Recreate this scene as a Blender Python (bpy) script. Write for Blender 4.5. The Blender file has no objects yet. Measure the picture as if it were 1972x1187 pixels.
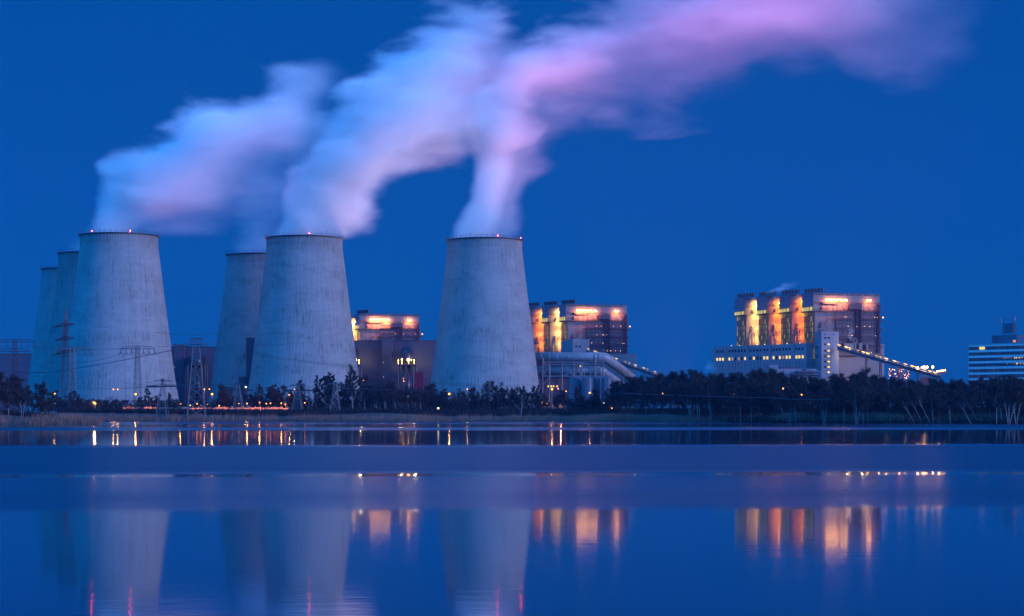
import bpy, bmesh, math, random
from math import radians as R, sin, cos, pi, sqrt
from mathutils import Vector, Matrix
random.seed(7)
S = bpy.context.scene
COL = S.collection

# ------------------------------------------------------------------ camera
FPX, CXP, HY, CAMZ = 3511.0, 986.0, 797.0, 4.0      # focal length in photo pixels, centre column, horizon row, eye height
cam = bpy.data.cameras.new('camera'); camo = bpy.data.objects.new('camera', cam); COL.objects.link(camo)
camo.location = (0, 0, CAMZ); camo.rotation_euler = (pi/2, 0, 0)
cam.sensor_width = 36; cam.lens = 36*FPX/1972; cam.shift_y = (HY-593.5)/1972
cam.clip_start = .5; cam.clip_end = 30000
S.camera = camo
def at(px, py, d):
    return Vector(((px-CXP)/FPX*d, d, CAMZ+(HY-py)/FPX*d))

# ------------------------------------------------------------------ sky, twilight glow, exposure
AZ, EL = R(66), R(14)                     # the afterglow stands low behind the camera's shoulder
w = bpy.data.worlds.new("World"); S.world = w; w.use_nodes = True
nt = w.node_tree; nt.nodes.clear()
sky = nt.nodes.new('ShaderNodeTexSky'); sky.sky_type = 'NISHITA'; sky.sun_disc = False
sky.sun_elevation = EL; sky.sun_rotation = pi-AZ; sky.ozone_density = 6; sky.air_density = 1.0; sky.dust_density = .3
tint = nt.nodes.new('ShaderNodeMix'); tint.data_type = 'RGBA'; tint.blend_type = 'MULTIPLY'; tint.inputs[0].default_value = 1
tint.inputs[7].default_value = (.03, .40, 1.0, 1)
flat = nt.nodes.new('ShaderNodeMix'); flat.data_type = 'RGBA'; flat.inputs[0].default_value = .86
flat.inputs[7].default_value = (.0, .69, 3.2, 1)
bg = nt.nodes.new('ShaderNodeBackground'); bg.inputs[1].default_value = .105
out = nt.nodes.new('ShaderNodeOutputWorld')
nt.links.new(sky.outputs[0], tint.inputs[6]); nt.links.new(tint.outputs[2], flat.inputs[6])
# the brighter teal half of the evening sky, over the shoulder away from the afterglow
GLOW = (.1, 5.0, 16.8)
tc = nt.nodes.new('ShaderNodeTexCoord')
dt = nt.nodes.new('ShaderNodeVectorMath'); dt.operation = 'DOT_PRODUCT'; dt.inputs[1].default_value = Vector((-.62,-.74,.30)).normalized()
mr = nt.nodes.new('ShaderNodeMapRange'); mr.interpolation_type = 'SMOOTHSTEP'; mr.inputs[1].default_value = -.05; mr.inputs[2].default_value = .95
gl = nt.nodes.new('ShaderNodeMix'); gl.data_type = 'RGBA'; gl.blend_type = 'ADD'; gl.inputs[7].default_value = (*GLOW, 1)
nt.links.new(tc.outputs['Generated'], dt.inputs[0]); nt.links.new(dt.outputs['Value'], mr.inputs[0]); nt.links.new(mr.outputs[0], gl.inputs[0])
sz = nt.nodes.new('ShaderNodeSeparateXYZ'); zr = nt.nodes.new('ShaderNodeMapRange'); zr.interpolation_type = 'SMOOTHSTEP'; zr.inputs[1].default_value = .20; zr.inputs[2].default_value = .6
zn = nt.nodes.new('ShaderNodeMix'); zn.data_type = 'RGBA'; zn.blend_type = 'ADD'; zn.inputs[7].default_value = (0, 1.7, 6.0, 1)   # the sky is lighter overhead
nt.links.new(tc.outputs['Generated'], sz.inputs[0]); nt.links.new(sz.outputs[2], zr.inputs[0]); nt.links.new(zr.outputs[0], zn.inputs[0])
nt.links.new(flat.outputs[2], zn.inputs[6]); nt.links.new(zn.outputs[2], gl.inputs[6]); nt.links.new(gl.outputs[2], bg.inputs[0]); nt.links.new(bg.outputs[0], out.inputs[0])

sun = bpy.data.lights.new('sun', 'SUN'); suno = bpy.data.objects.new('sun', sun); COL.objects.link(suno)
sun.energy = 3.4; sun.angle = R(20); sun.color = (.50, .53, 1.0)
suno.location = (60, -60, 40)
sd = Vector((sin(AZ)*cos(EL), -cos(AZ)*cos(EL), sin(EL)))
suno.rotation_euler = sd.to_track_quat('Z', 'Y').to_euler()

S.view_settings.view_transform = 'Standard'; S.view_settings.look = 'None'
S.view_settings.exposure = 0; S.view_settings.gamma = 1; S.view_settings.use_curve_mapping = False
S.render.engine = 'CYCLES'
cy = S.cycles
cy.use_denoising = True; cy.max_bounces = 6; cy.volume_bounces = 7; cy.transparent_max_bounces = 8
cy.volume_step_rate = .35; cy.volume_max_steps = 256; cy.sample_clamp_indirect = 8; cy.use_light_tree = True
cy.caustics_reflective = False; cy.caustics_refractive = False

# ------------------------------------------------------------------ helpers
def tag(o, label=None, cat=None, group=None, kind=None):
    if label: o['label'] = label
    if cat: o['category'] = cat
    if group: o['group'] = group
    if kind: o['kind'] = kind
    return o
def thing(name, label, cat, loc=(0,0,0), rz=0, group=None):
    o = bpy.data.objects.new(name, None); COL.objects.link(o)
    o.location = loc; o.rotation_euler = (0, 0, rz); o.empty_display_size = 1
    return tag(o, label, cat, group)
class MB:
    def __init__(s): s.v = []; s.f = []
    def quad(s, a, b, c, d):
        n = len(s.v); s.v += [tuple(a), tuple(b), tuple(c), tuple(d)]; s.f.append((n, n+1, n+2, n+3))
    def tri(s, a, b, c):
        n = len(s.v); s.v += [tuple(a), tuple(b), tuple(c)]; s.f.append((n, n+1, n+2))
    def box(s, x0, y0, z0, x1, y1, z1):
        n = len(s.v)
        s.v += [(x0,y0,z0),(x1,y0,z0),(x1,y1,z0),(x0,y1,z0),(x0,y0,z1),(x1,y0,z1),(x1,y1,z1),(x0,y1,z1)]
        s.f += [(n,n+3,n+2,n+1),(n+4,n+5,n+6,n+7),(n,n+1,n+5,n+4),(n+1,n+2,n+6,n+5),(n+2,n+3,n+7,n+6),(n+3,n,n+4,n+7)]
        return s
    def tube(s, pts, rads, n=8, cap=True):
        pts = [Vector(p) for p in pts]
        if not hasattr(rads, '__len__'): rads = [rads]*len(pts)
        base = len(s.v); prev = None
        for i, p in enumerate(pts):
            if i == 0: d = pts[1]-p
            elif i == len(pts)-1: d = p-pts[i-1]
            else: d = (pts[i+1]-p).normalized()+(p-pts[i-1]).normalized()
            d = d.normalized() if d.length > 1e-9 else Vector((0,0,1))
            if prev is None:
                a = d.cross(Vector((0,0,1)) if abs(d.z) < .9 else Vector((1,0,0))).normalized()
            else:
                a = prev-d*prev.dot(d); a = a.normalized() if a.length > 1e-6 else d.orthogonal().normalized()
            prev = a; b = d.cross(a)
            for k in range(n):
                t = 2*pi*k/n; q = p+(a*cos(t)+b*sin(t))*rads[i]; s.v.append((q.x,q.y,q.z))
        for i in range(len(pts)-1):
            for k in range(n):
                k2 = (k+1)%n; o = base+i*n
                s.f.append((o+k, o+k2, o+n+k2, o+n+k))
        if cap:
            s.f.append(tuple(range(base+n-1, base-1, -1))); o = base+(len(pts)-1)*n; s.f.append(tuple(range(o, o+n)))
        return s
    def bar(s, a, b, w): return s.tube([a, b], w*.7, 4)
    def cyl(s, x, y, z0, z1, r, n=20, r1=None): return s.tube([(x,y,z0),(x,y,z1)], [r, r if r1 is None else r1], n)
    def ball(s, c, r, nu=10, nv=6):
        c = Vector(c)
        pts = [c+Vector((0,0,-r*cos(pi*i/nv))) for i in range(nv+1)]
        return s.tube(pts, [max(r*sin(pi*i/nv), r*.02) for i in range(nv+1)], nu)
    def build(s, name, m, parent=None, smooth=False, loc=None):
        me = bpy.data.meshes.new(name); me.from_pydata(s.v, [], s.f); me.update()
        if smooth: me.polygons.foreach_set('use_smooth', [True]*len(me.polygons))
        if m: me.materials.append(m)
        o = bpy.data.objects.new(name, me); COL.objects.link(o)
        if parent: o.parent = parent
        if loc is not None: o.location = loc
        return o
def copy_tree(o, parent=None):
    c = o.copy(); COL.objects.link(c)
    if parent: c.parent = parent
    for ch in list(o.children): copy_tree(ch, c)
    return c

# ------------------------------------------------------------------ materials
class N:
    def __init__(s, name):
        s.m = bpy.data.materials.new(name); s.m.use_nodes = True; s.t = s.m.node_tree; s.t.nodes.clear()
        s.out = s.t.nodes.new('ShaderNodeOutputMaterial')
    def n(s, kind, **kw):
        x = s.t.nodes.new('ShaderNode'+kind)
        for k, v in kw.items(): setattr(x, k, v)
        return x
    def l(s, a, b): s.t.links.new(a, b)
    def put(s, sock, v):
        if hasattr(v, 'is_output'): s.l(v, sock)
        elif v is not None: sock.default_value = v
    def math(s, op, a, b=None, c=None, clamp=False):
        x = s.n('Math', operation=op); x.use_clamp = clamp
        s.put(x.inputs[0], a); s.put(x.inputs[1], b)
        if c is not None: s.put(x.inputs[2], c)
        return x.outputs[0]
    def ramp(s, v, a, b, lo=0., hi=1., smooth=False):
        x = s.n('MapRange'); x.interpolation_type = 'SMOOTHSTEP' if smooth else 'LINEAR'
        s.put(x.inputs[0], v); s.put(x.inputs[1], a); s.put(x.inputs[2], b); s.put(x.inputs[3], lo); s.put(x.inputs[4], hi)
        return x.outputs[0]
    def noise(s, vec, scale, detail=3., rough=.5):
        x = s.n('TexNoise'); s.put(x.inputs['Vector'], vec); x.inputs['Scale'].default_value = scale
        x.inputs['Detail'].default_value = detail; x.inputs['Roughness'].default_value = rough
        return x.outputs['Fac'], x.outputs['Color']
    def mix(s, f, a, b, mode='MIX'):
        x = s.n('Mix', data_type='RGBA', blend_type=mode); s.put(x.inputs[0], f); s.put(x.inputs[6], a); s.put(x.inputs[7], b)
        return x.outputs[2]
    def xyz(s, vec):
        x = s.n('SeparateXYZ'); s.l(vec, x.inputs[0]); return x.outputs
    def comb(s, x, y, z):
        c = s.n('CombineXYZ'); s.put(c.inputs[0], x); s.put(c.inputs[1], y); s.put(c.inputs[2], z); return c.outputs[0]
    def obj(s): return s.n('TexCoord').outputs['Object']
    def surf(s, col, rough=.7, metal=0., bump=None, dist=.1, spec=None, emit=None, estr=None):
        b = s.n('BsdfPrincipled'); s.put(b.inputs['Base Color'], col); s.put(b.inputs['Roughness'], rough); s.put(b.inputs['Metallic'], metal)
        if spec is not None: b.inputs['Specular IOR Level'].default_value = spec
        if emit is not None: s.put(b.inputs['Emission Color'], emit); s.put(b.inputs['Emission Strength'], estr)
        if bump is not None:
            k = s.n('Bump'); k.inputs['Strength'].default_value = .6; k.inputs['Distance'].default_value = dist
            s.l(bump, k.inputs['Height']); s.l(k.outputs[0], b.inputs['Normal'])
        s.l(b.outputs[0], s.out.inputs['Surface']); return s.m
def c4(c): return (c[0], c[1], c[2], 1)
def paint(name, c, rough=.6, var=.25, scale=.15, metal=0.):
    s = N(name); f, _ = s.noise(s.obj(), scale, 5., .6)
    k = s.ramp(f, .3, .7, 1-var, 1+var*.6)
    v = s.n('VectorMath', operation='SCALE'); v.inputs[0].default_value = c; s.l(k, v.inputs['Scale'])
    return s.surf(v.outputs[0], rough, metal)
def cladding(name, c, pitch=1.2, var=.2):
    """sheet cladding: vertical joints, panel seams, streaks of dirt"""
    s = N(name); o = s.obj(); x, y, z = s.xyz(o)
    h = s.math('ADD', x, y)
    joint = s.ramp(s.math('ABSOLUTE', s.math('SUBTRACT', s.math('FRACT', s.math('DIVIDE', h, pitch)), .5)), .40, .5, 1., .78)
    seam = s.ramp(s.math('ABSOLUTE', s.math('SUBTRACT', s.math('FRACT', s.math('DIVIDE', z, 6.3)), .5)), .47, .5, 1., .8)
    f, _ = s.noise(s.comb(s.math('MULTIPLY', h, .9), 0., s.math('MULTIPLY', z, .06)), 1., 4., .6)
    g, _ = s.noise(o, .07, 3.)
    k = s.math('MULTIPLY', s.math('MULTIPLY', joint, seam), s.math('MULTIPLY', s.ramp(f, .3, .75, 1., 1-var), s.ramp(g, .3, .7, 1-var, 1.)))
    v = s.n('VectorMath', operation='SCALE'); v.inputs[0].default_value = c; s.l(k, v.inputs['Scale'])
    return s.surf(v.outputs[0], .55)
def emis(name, c, st, sample=True):
    s = N(name); e = s.n('Emission'); e.inputs[0].default_value = c4(c); e.inputs[1].default_value = st
    s.l(e.outputs[0], s.out.inputs['Surface'])
    if not sample: s.m.cycles.emission_sampling = 'NONE'
    return s.m
def litglass(name, c, st, sx, sz, share, base=(.02,.025,.03)):
    """glazing with some of its panes lit from inside"""
    s = N(name); x, y, z = s.xyz(s.obj())
    h = s.math('DIVIDE', s.math('ADD', x, y), sx); v = s.math('DIVIDE', z, sz)
    wn = s.n('TexWhiteNoise', noise_dimensions='2D'); s.l(s.comb(s.math('FLOOR', h), s.math('FLOOR', v), 0.), wn.inputs['Vector'])
    r = wn.outputs['Value']
    lit = s.ramp(r, 1-share, 1., .12, 1.)
    f, _ = s.noise(s.comb(h, v, 0.), 1.9, 3.)
    fr = s.math('MULTIPLY', s.math('LESS_THAN', s.math('ABSOLUTE', s.math('SUBTRACT', s.math('FRACT', h), .5)), .44),
                s.math('LESS_THAN', s.math('ABSOLUTE', s.math('SUBTRACT', s.math('FRACT', v), .5)), .45))
    k = s.math('MULTIPLY', s.math('MULTIPLY', lit, s.ramp(f, .3, .75, .15, 1.3)), s.math('MULTIPLY', fr, st))
    m = s.surf(c4(base), .2, emit=c4(c), estr=k); m.cycles.emission_sampling = 'NONE'
    return m

def concrete_shell():
    s = N('weathered_concrete'); o = s.obj(); x, y, z = s.xyz(o)
    rnd = s.n('ObjectInfo').outputs['Random']
    a = s.math('ADD', s.math('ARCTAN2', x, y), s.math('MULTIPLY', rnd, 0.))
    ro = s.math('MULTIPLY', rnd, 50.)
    h = s.math('MULTIPLY', a, 30.)
    f1, _ = s.noise(s.comb(s.math('MULTIPLY', h, .9), ro, s.math('MULTIPLY', z, .035)), 1., 5., .65)   # rain streaks
    f2, _ = s.noise(s.comb(s.math('MULTIPLY', h, 1.6), ro, s.math('MULTIPLY', z, .16)), 1., 3., .6)    # short runs
    f3, _ = s.noise(s.comb(s.math('MULTIPLY', h, .05), ro, s.math('MULTIPLY', z, .09)), 1., 4., .6)    # broad weathering
    f4, _ = s.noise(s.comb(s.math('MULTIPLY', h, .1), ro, s.math('MULTIPLY', z, .5)), 1., 3., .55)     # pour by pour
    f5, _ = s.noise(s.comb(s.math('MULTIPLY', h, .55), ro, s.math('MULTIPLY', z, .45)), 1., 4., .7)
    k = s.math('MULTIPLY', s.ramp(f1, .45, .75, 1.02, .76), s.ramp(f3, .35, .7, .84, 1.04))
    k = s.math('MULTIPLY', k, s.ramp(f4, .35, .65, .93, 1.03))
    dark = s.math('MULTIPLY', s.ramp(f2, .575, .63, 0., 1.), s.ramp(f3, .56, .42, 0., 1.))
    k = s.math('MULTIPLY', k, s.ramp(dark, 0., 1., 1., .45))
    blot = s.math('MULTIPLY', s.ramp(f5, .6, .7, 0., 1.), s.ramp(s.math('ABSOLUTE', s.math('SUBTRACT', f4, .5)), .02, .1, 0., 1.))
    k = s.math('MULTIPLY', k, s.ramp(blot, 0., 1., 1., .74))
    lift = s.ramp(s.math('ABSOLUTE', s.math('SUBTRACT', s.math('FRACT', s.math('DIVIDE', z, 3.6)), .5)), .44, .5, 1., .90)
    rib = s.ramp(s.math('ABSOLUTE', s.math('SUBTRACT', s.math('FRACT', s.math('MULTIPLY', a, 96/(2*pi))), .5)), .36, .5, 1., .90)  # rib shading put into the colour as thin dark lines
    top = s.ramp(z, 92., 113., 1., .84)                # upper band grows darker towards the rim
    k = s.math('MULTIPLY', s.math('MULTIPLY', k, lift), s.math('MULTIPLY', rib, top))
    ra = s.n('Attribute', attribute_type='OBJECT', attribute_name='darken'); k = s.math('MULTIPLY', k, s.math('SUBTRACT', 1., ra.outputs['Fac']))
    v = s.n('VectorMath', operation='SCALE'); v.inputs[0].default_value = (.265, .272, .272); s.l(k, v.inputs['Scale'])
    return s.surf(v.outputs[0], .85)

M = {}
M['shell'] = concrete_shell()
M['concrete'] = paint('plain_concrete', (.30,.30,.30), .8)
M['dark'] = paint('dark_steel', (.035,.033,.04), .55)
M['rim'] = paint('rim_steel', (.03,.03,.035), .6)
M['galv'] = paint('galvanised_steel', (.11,.115,.125), .45, .2, .5, .2)
M['rust'] = paint('rusty_steel', (.045,.03,.045), .6)
M['clad'] = cladding('light_cladding', (.18,.155,.155))
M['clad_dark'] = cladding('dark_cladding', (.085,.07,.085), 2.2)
M['clad_side'] = cladding('dull_cladding', (.20,.16,.20), 1.5)
M['hall'] = cladding('hall_cladding', (.062,.055,.085), 2.4, .12)
M['white'] = cladding('white_wall', (.20,.215,.245), 4., .1)
M['panel'] = cladding('pale_panel', (.78,.60,.62), 3.7, .1)
M['tan'] = cladding('tan_wall', (.30,.26,.25), 3., .15)
M['office'] = cladding('office_panel', (.26,.25,.27), 3.4, .2)
M['redbox'] = paint('red_sheet', (.15,.006,.02), .5)
M['brick'] = paint('dark_brick', (.13,.05,.06), .8)
M['duct'] = paint('grey_duct_paint', (.24,.235,.25), .45, .4, .1)
M['blackduct'] = paint('black_duct_paint', (.02,.015,.025), .35)
M['silo'] = paint('blue_silo_paint', (.035,.08,.12), .35, .12, .3)
M['frame'] = paint('grey_steel_frame', (.16,.16,.18), .5)
M['glass'] = N('dark_glass').surf(c4((.02,.022,.035)), .12)
M['bark'] = paint('birch_bark', (.22,.21,.2), .8, .35, 1.2)
M['bark_dark'] = paint('dark_bark', (.06,.05,.045), .9)
M['twig'] = paint('bare_twigs', (.030,.025,.022), .9)
M['leaf'] = paint('dull_foliage', (.022,.026,.016), .9)
M['reed'] = paint('dry_reed', (.13,.095,.06), .9, .4, .02)
M['cable'] = paint('cable_metal', (.05,.045,.055), .5)
M['stair_glass'] = litglass('lit_stair_glazing', (.90,.85,.22), .42, 2.1, 4.1, .35)
M['band'] = litglass('lit_window_band', (1.,.83,.22), 1.7, 1.15, 4.5, .95)
M['window_lit'] = emis('lit_window', (1.,.68,.21), 1.25)
M['window_dim'] = emis('dim_window', (.9,.75,.4), .35, False)
M['sodium'] = emis('sodium_lamp', (1.,.29,.03), 9)
M['warm'] = emis('warm_floodlamp', (1.,.45,.085), 24)
M['pale'] = emis('pale_lamp', (1.,.80,.45), 6)
M['gallery_lamp'] = emis('gallery_lamp_glass', (1.,.5,.12), 9)
M['wall_lamp'] = emis('wall_lamp_glass', (1.,.24,.02), 3.5)
M['tube'] = emis('warm_tube', (1.,.52,.11), 2.8)
M['red'] = emis('red_beacon', (1.,.03,.05), 150)
def point(name, parent, loc, power, col, r=.4):
    l = bpy.data.lights.new(name, 'POINT'); l.energy = power; l.color = col; l.shadow_soft_size = r
    o = bpy.data.objects.new(name, l); COL.objects.link(o); o.location = loc
    if parent: o.parent = parent
    return o
def wash(name, parent, loc, power, col, r=.4, down=.0):
    """shielded floodlight turned to the wall behind it (local +y)"""
    return spot(name, parent, loc, (loc[0], loc[1]+1, loc[2]-down), power, col, 165, r)
def spot(name, parent, loc, aim, power, col, size, r=1.):
    l = bpy.data.lights.new(name, 'SPOT'); l.energy = power; l.color = col; l.shadow_soft_size = r
    l.spot_size = R(size); l.spot_blend = .8
    o = bpy.data.objects.new(name, l); COL.objects.link(o); o.location = loc
    o.rotation_euler = (Vector(loc)-Vector(aim)).to_track_quat('Z', 'Y').to_euler()
    if parent: o.parent = parent
    return o

# ------------------------------------------------------------------ ground and lake
GZ = 4.4                                    # level of the land behind the bank
SHORE = [(-4000,600),(-700,610),(-240,640),(-165,648),(-150,664),(-160,700),(-230,760),(-250,860),(-215,925),(-120,945),(-50,905),(-30,945),(25,940),(45,860),(90,835),(118,775),(175,722),(205,700),(270,690),(700,660),(4000,600)]
def shore_pts(step=6.):
    pts = []
    for (x0,y0),(x1,y1) in zip(SHORE, SHORE[1:]):
        n = 1 if abs(x0) > 900 and abs(x1) > 900 else max(1, int(math.hypot(x1-x0, y1-y0)/step))
        if abs(x1-x0) > 2000: n = 20
        for i in range(n):
            t = i/n; pts.append((x0+(x1-x0)*t+random.uniform(-.6,.6), y0+(y1-y0)*t+random.uniform(-1,1)))
    pts.append(SHORE[-1]); return pts
SP = shore_pts()
def signed(x, y):
    """distance from the waterline, positive on land"""
    best = 1e9; inside = False
    for (xa,ya),(xb,yb) in zip(SHORE, SHORE[1:]):
        dx, dy = xb-xa, yb-ya; t = max(0, min(1, ((x-xa)*dx+(y-ya)*dy)/(dx*dx+dy*dy)))
        q = (x-xa-dx*t)**2+(y-ya-dy*t)**2
        if q < best: best = q
    for (xa,ya),(xb,yb) in zip([(-4000,20000)]+SHORE, SHORE+[(4000,20000)]):
        if (ya > y) != (yb > y) and x < (xb-xa)*(y-ya)/(yb-ya)+xa: inside = not inside
    if (20000 > y): pass
    return sqrt(best) if inside else -sqrt(best)
BANK = [(-40,-3),(-4,-.7),(0,.02),(3,.6),(9,1.3),(22,2.4),(42,GZ),(1e9,GZ)]
def gz(x, y):
    d = signed(x, y)
    if d <= -40: return -3
    for (a,za),(b,zb) in zip(BANK, BANK[1:]):
        if d <= b: return za+(zb-za)*(d-a)/(b-a)
def ground():
    mb = MB()
    xs = [-14000,-4000,-1500,-800]+[-500+5*i for i in range(201)]+[800,1500,4000,14000]
    ys = [530+5*i for i in range(98)]+[1030,1100,1300,1700,2500,5000,20000]
    rng = random.Random(4)
    for y in ys:
        for x in xs:
            x_ = max(-3900, min(3900, x)); z = gz(x_, y) if y < 1030 else GZ
            mb.v.append((x, y, z+(rng.uniform(-.12,.12) if .3 < z < GZ-.1 else 0)))
    nx = len(xs)
    for j in range(len(ys)-1):
        for i in range(nx-1): mb.f.append((j*nx+i, j*nx+i+1, (j+1)*nx+i+1, (j+1)*nx+i))
    s = N('earth_and_grass'); f,_ = s.noise(s.obj(), .08, 6., .6)
    m = s.surf(s.mix(s.ramp(f,.35,.65), c4((.026,.02,.015)), c4((.05,.036,.026))), .95)
    tag(mb.build('ground', m, None, True), kind='structure')
ground()

def lake():
    mb = MB(); mb.quad((-14000,-600,0),(14000,-600,0),(14000,1200,0),(-14000,1200,0))
    s = N('lake_water'); o = s.obj(); x, y, z = s.xyz(o)
    # bands of wind-ruffled and still water, lying across the lake
    f, _ = s.noise(s.comb(s.math('MULTIPLY', x, .004), s.math('MULTIPLY', y, .02), 0.), 1., 3., .55)
    f = s.math('SUBTRACT', f, .5)
    yy = s.math('ADD', y, s.math('MULTIPLY', f, s.math('MULTIPLY', y, .06)))
    yy = s.math('SUBTRACT', yy, s.math('MULTIPLY', x, .10))
    inv = s.math('DIVIDE', 14044., s.math('MAXIMUM', yy, 20.))      # falls from the near edge to the far shore
    cr = s.n('ValToRGB'); s.l(s.math('DIVIDE', inv, 400.), cr.inputs[0])
    el = cr.color_ramp.elements
    st = [(0,.30),(13,.30),(15,.10),(18,.32),(19.5,.10),(25.5,.07),(27,.29),(31,.29),(32.5,.05),(59,.055),(62,.30),(66,.39),(85,.38),(108,.39),(113.5,.28),(114.8,.06),(119.5,.06),(121,.19),(140,.21),(158,.27),(177,.22),(188,.07),(230,.055),(290,.05),(400,.055)]
    while len(el) < len(st): el.new(.5)
    for e,(p,v) in zip(el, st): e.position = p/400
    for e,(p,v) in zip(el, st): e.color = (v,v,v,1)
    east = s.math('MULTIPLY', s.ramp(x, 70., 190., 0., 1., True), s.math('MULTIPLY', s.ramp(inv, 33.5, 31., 0., 1.), s.ramp(inv, 17., 19., 0., 1.)))
    rough = s.math('MAXIMUM', cr.outputs[0], s.math('MULTIPLY', east, .29))
    n1, _ = s.noise(s.comb(s.math('MULTIPLY', x, .35), s.math('MULTIPLY', y, 1.2), 0.), 1., 4., .6)
    amp = s.ramp(y, 30., 200., .0035, .0006)
    b = s.n('BsdfPrincipled'); b.inputs['Base Color'].default_value = (.004,.02,.06,1); s.l(rough, b.inputs['Roughness'])
    b.inputs['IOR'].default_value = 1.333; b.inputs['Specular Tint'].default_value = (.55,.93,1,1); b.inputs['Specular IOR Level'].default_value = .5
    k = s.n('Bump'); k.inputs['Strength'].default_value = 1.; s.l(amp, k.inputs['Distance']); s.l(n1, k.inputs['Height']); s.l(k.outputs[0], b.inputs['Normal'])
    s.l(b.outputs[0], s.out.inputs['Surface'])
    tag(mb.build('lake_water', s.m), kind='structure')
lake()

# ------------------------------------------------------------------ cooling towers
PROF = [(8,37.6),(16,36.2),(24,34.7),(32,33.4),(42,31.8),(52,30.1),(62,28.7),(70,27.6),(80,26.4),(90,25.4),(99,24.7),(106,24.4),(113,24.4)]
def prof(z):
    for (a,ra),(b,rb) in zip(PROF, PROF[1:]):
        if z <= b: return ra+(rb-ra)*(z-a)/(b-a)
    return PROF[-1][1]
def make_tower():
    t = thing('cooling_tower', 'x', 'cooling tower')
    mb = MB(); n = 288; zs = [8+105*i/52 for i in range(53)]
    for z in zs:
        # smooth the profile between its points
        r = (prof(max(8,z-5))+prof(z)*2+prof(min(113,z+5)))/4
        for k in range(n):
            a = 2*pi*k/n; rr = r+(.10 if k%3 == 0 else 0)
            mb.v.append((rr*sin(a), rr*cos(a), z))
    m = len(mb.v)
    for z in (8, 113):
        r = prof(z)-.7
        for k in range(n): a = 2*pi*k/n; mb.v.append((r*sin(a), r*cos(a), z))
    for i in range(len(zs)-1):
        for k in range(n):
            k2 = (k+1)%n; mb.f.append((i*n+k2, i*n+k, (i+1)*n+k, (i+1)*n+k2))
    top = (len(zs)-1)*n
    for k in range(n):
        k2 = (k+1)%n
        mb.f.append((top+k2, top+k, m+n+k, m+n+k2)); mb.f.append((m+k, m+k2, m+n+k2, m+n+k)); mb.f.append((k, k2, m+k2, m+k))
    mb.build('shell', M['shell'], t)
    rb = MB(); nn = 96
    ring = [(24.6,112.4),(25.3,112.6),(25.3,113.2),(24.2,113.2)]
    for k in range(nn):
        a = 2*pi*k/nn
        for r,z in ring: rb.v.append((r*sin(a), r*cos(a), z))
    for k in range(nn):
        for j in range(4):
            j2 = (j+1)%4; k2 = (k+1)%nn; rb.f.append((k*4+j, k2*4+j, k2*4+j2, k*4+j2))
    rim = rb.build('rim', M['rim'], t)
    ra = MB()
    for k in range(44):
        a = 2*pi*k/44; p = Vector((25.4*sin(a), 25.4*cos(a), 113.4)); ra.tube([p, p+Vector((0,0,1.7 if k%4 else 3.2))], [.10,.07], 4)
    ra.tube([(25.4*sin(2*pi*k/66), 25.4*cos(2*pi*k/66), 114.5) for k in range(67)], .06, 4, False)
    ra.build('railing', M['rim'], rim)
    cb = MB()
    for k in range(40):
        a0 = 2*pi*k/40
        for sg in (-1, 1):
            a1 = a0+sg*pi/40
            cb.bar((40.5*sin(a0), 40.5*cos(a0), .2), (37.5*sin(a1), 37.5*cos(a1), 8.3), .8)
    cb.build('diagonal_column_ring', M['frame'], t)
    fl = MB(); fl.cyl(0,0,1.5,7.8,33,48); fl.build('fill_pack', M['dark'], t)
    bb = MB(); bb.cyl(0,0,-.5,1.4,43,64); bb.build('basin', M['concrete'], t)
    return t
TW = [  # centre px, rim row, label, beacons (px)
 (229.5,455,'pale wide cooling tower hiding two others, with two red lights on its rim',[(192,),(265,)]),
 (181,490,'darker cooling tower half hidden behind the pale tower with two red rim lights',[]),
 (142,520,'small far cooling tower showing only a strip of its flank behind two others, no steam',[]),
 (586.5,460,'cooling tower under the thickest white plume, one red light in mid rim',[(604,)]),
 (503,493,'bluish cooling tower half covered by the tower with the thick white plume',[]),
 (933.5,464,'cooling tower standing alone beside the big grey ducts, dark streaks down its flank',[(959,),(1003,)]),
]
TOW = []
proto = make_tower()
for i,(px,row,label,bc) in enumerate(TW):
    d = (113+GZ-CAMZ)*FPX/(HY-row)
    o = proto if i == 0 else copy_tree(proto)
    o.location = ((px-CXP)/FPX*d, d, GZ); o.rotation_euler.z = i*.9
    o['label'] = label; o['group'] = 'concrete cooling towers'
    for ch in o.children:
        if ch.name.startswith('shell'): ch['darken'] = (0., .28, .15, .03, .10, 0.)[i]  # set amount by which each whole shell is darkened
    TOW.append((o, d))
bpy.context.view_layer.update()
for i,(px,row,label,bc) in enumerate(TW):
    o, d = TOW[i]
    for (bx,) in bc:
        lx = (bx-px)/FPX*d
        ly = -sqrt(max(0, 25.2**2-lx*lx)) if abs(lx) < 25.2 else 0
        q = Matrix.Rotation(-i*.9, 3, 'Z') @ Vector((max(-25.2,min(25.2,lx)), ly, 0))
        b = MB(); b.ball((q.x,q.y,114.1), .23)
        b.build('warning_light', M['red'], o)

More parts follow.
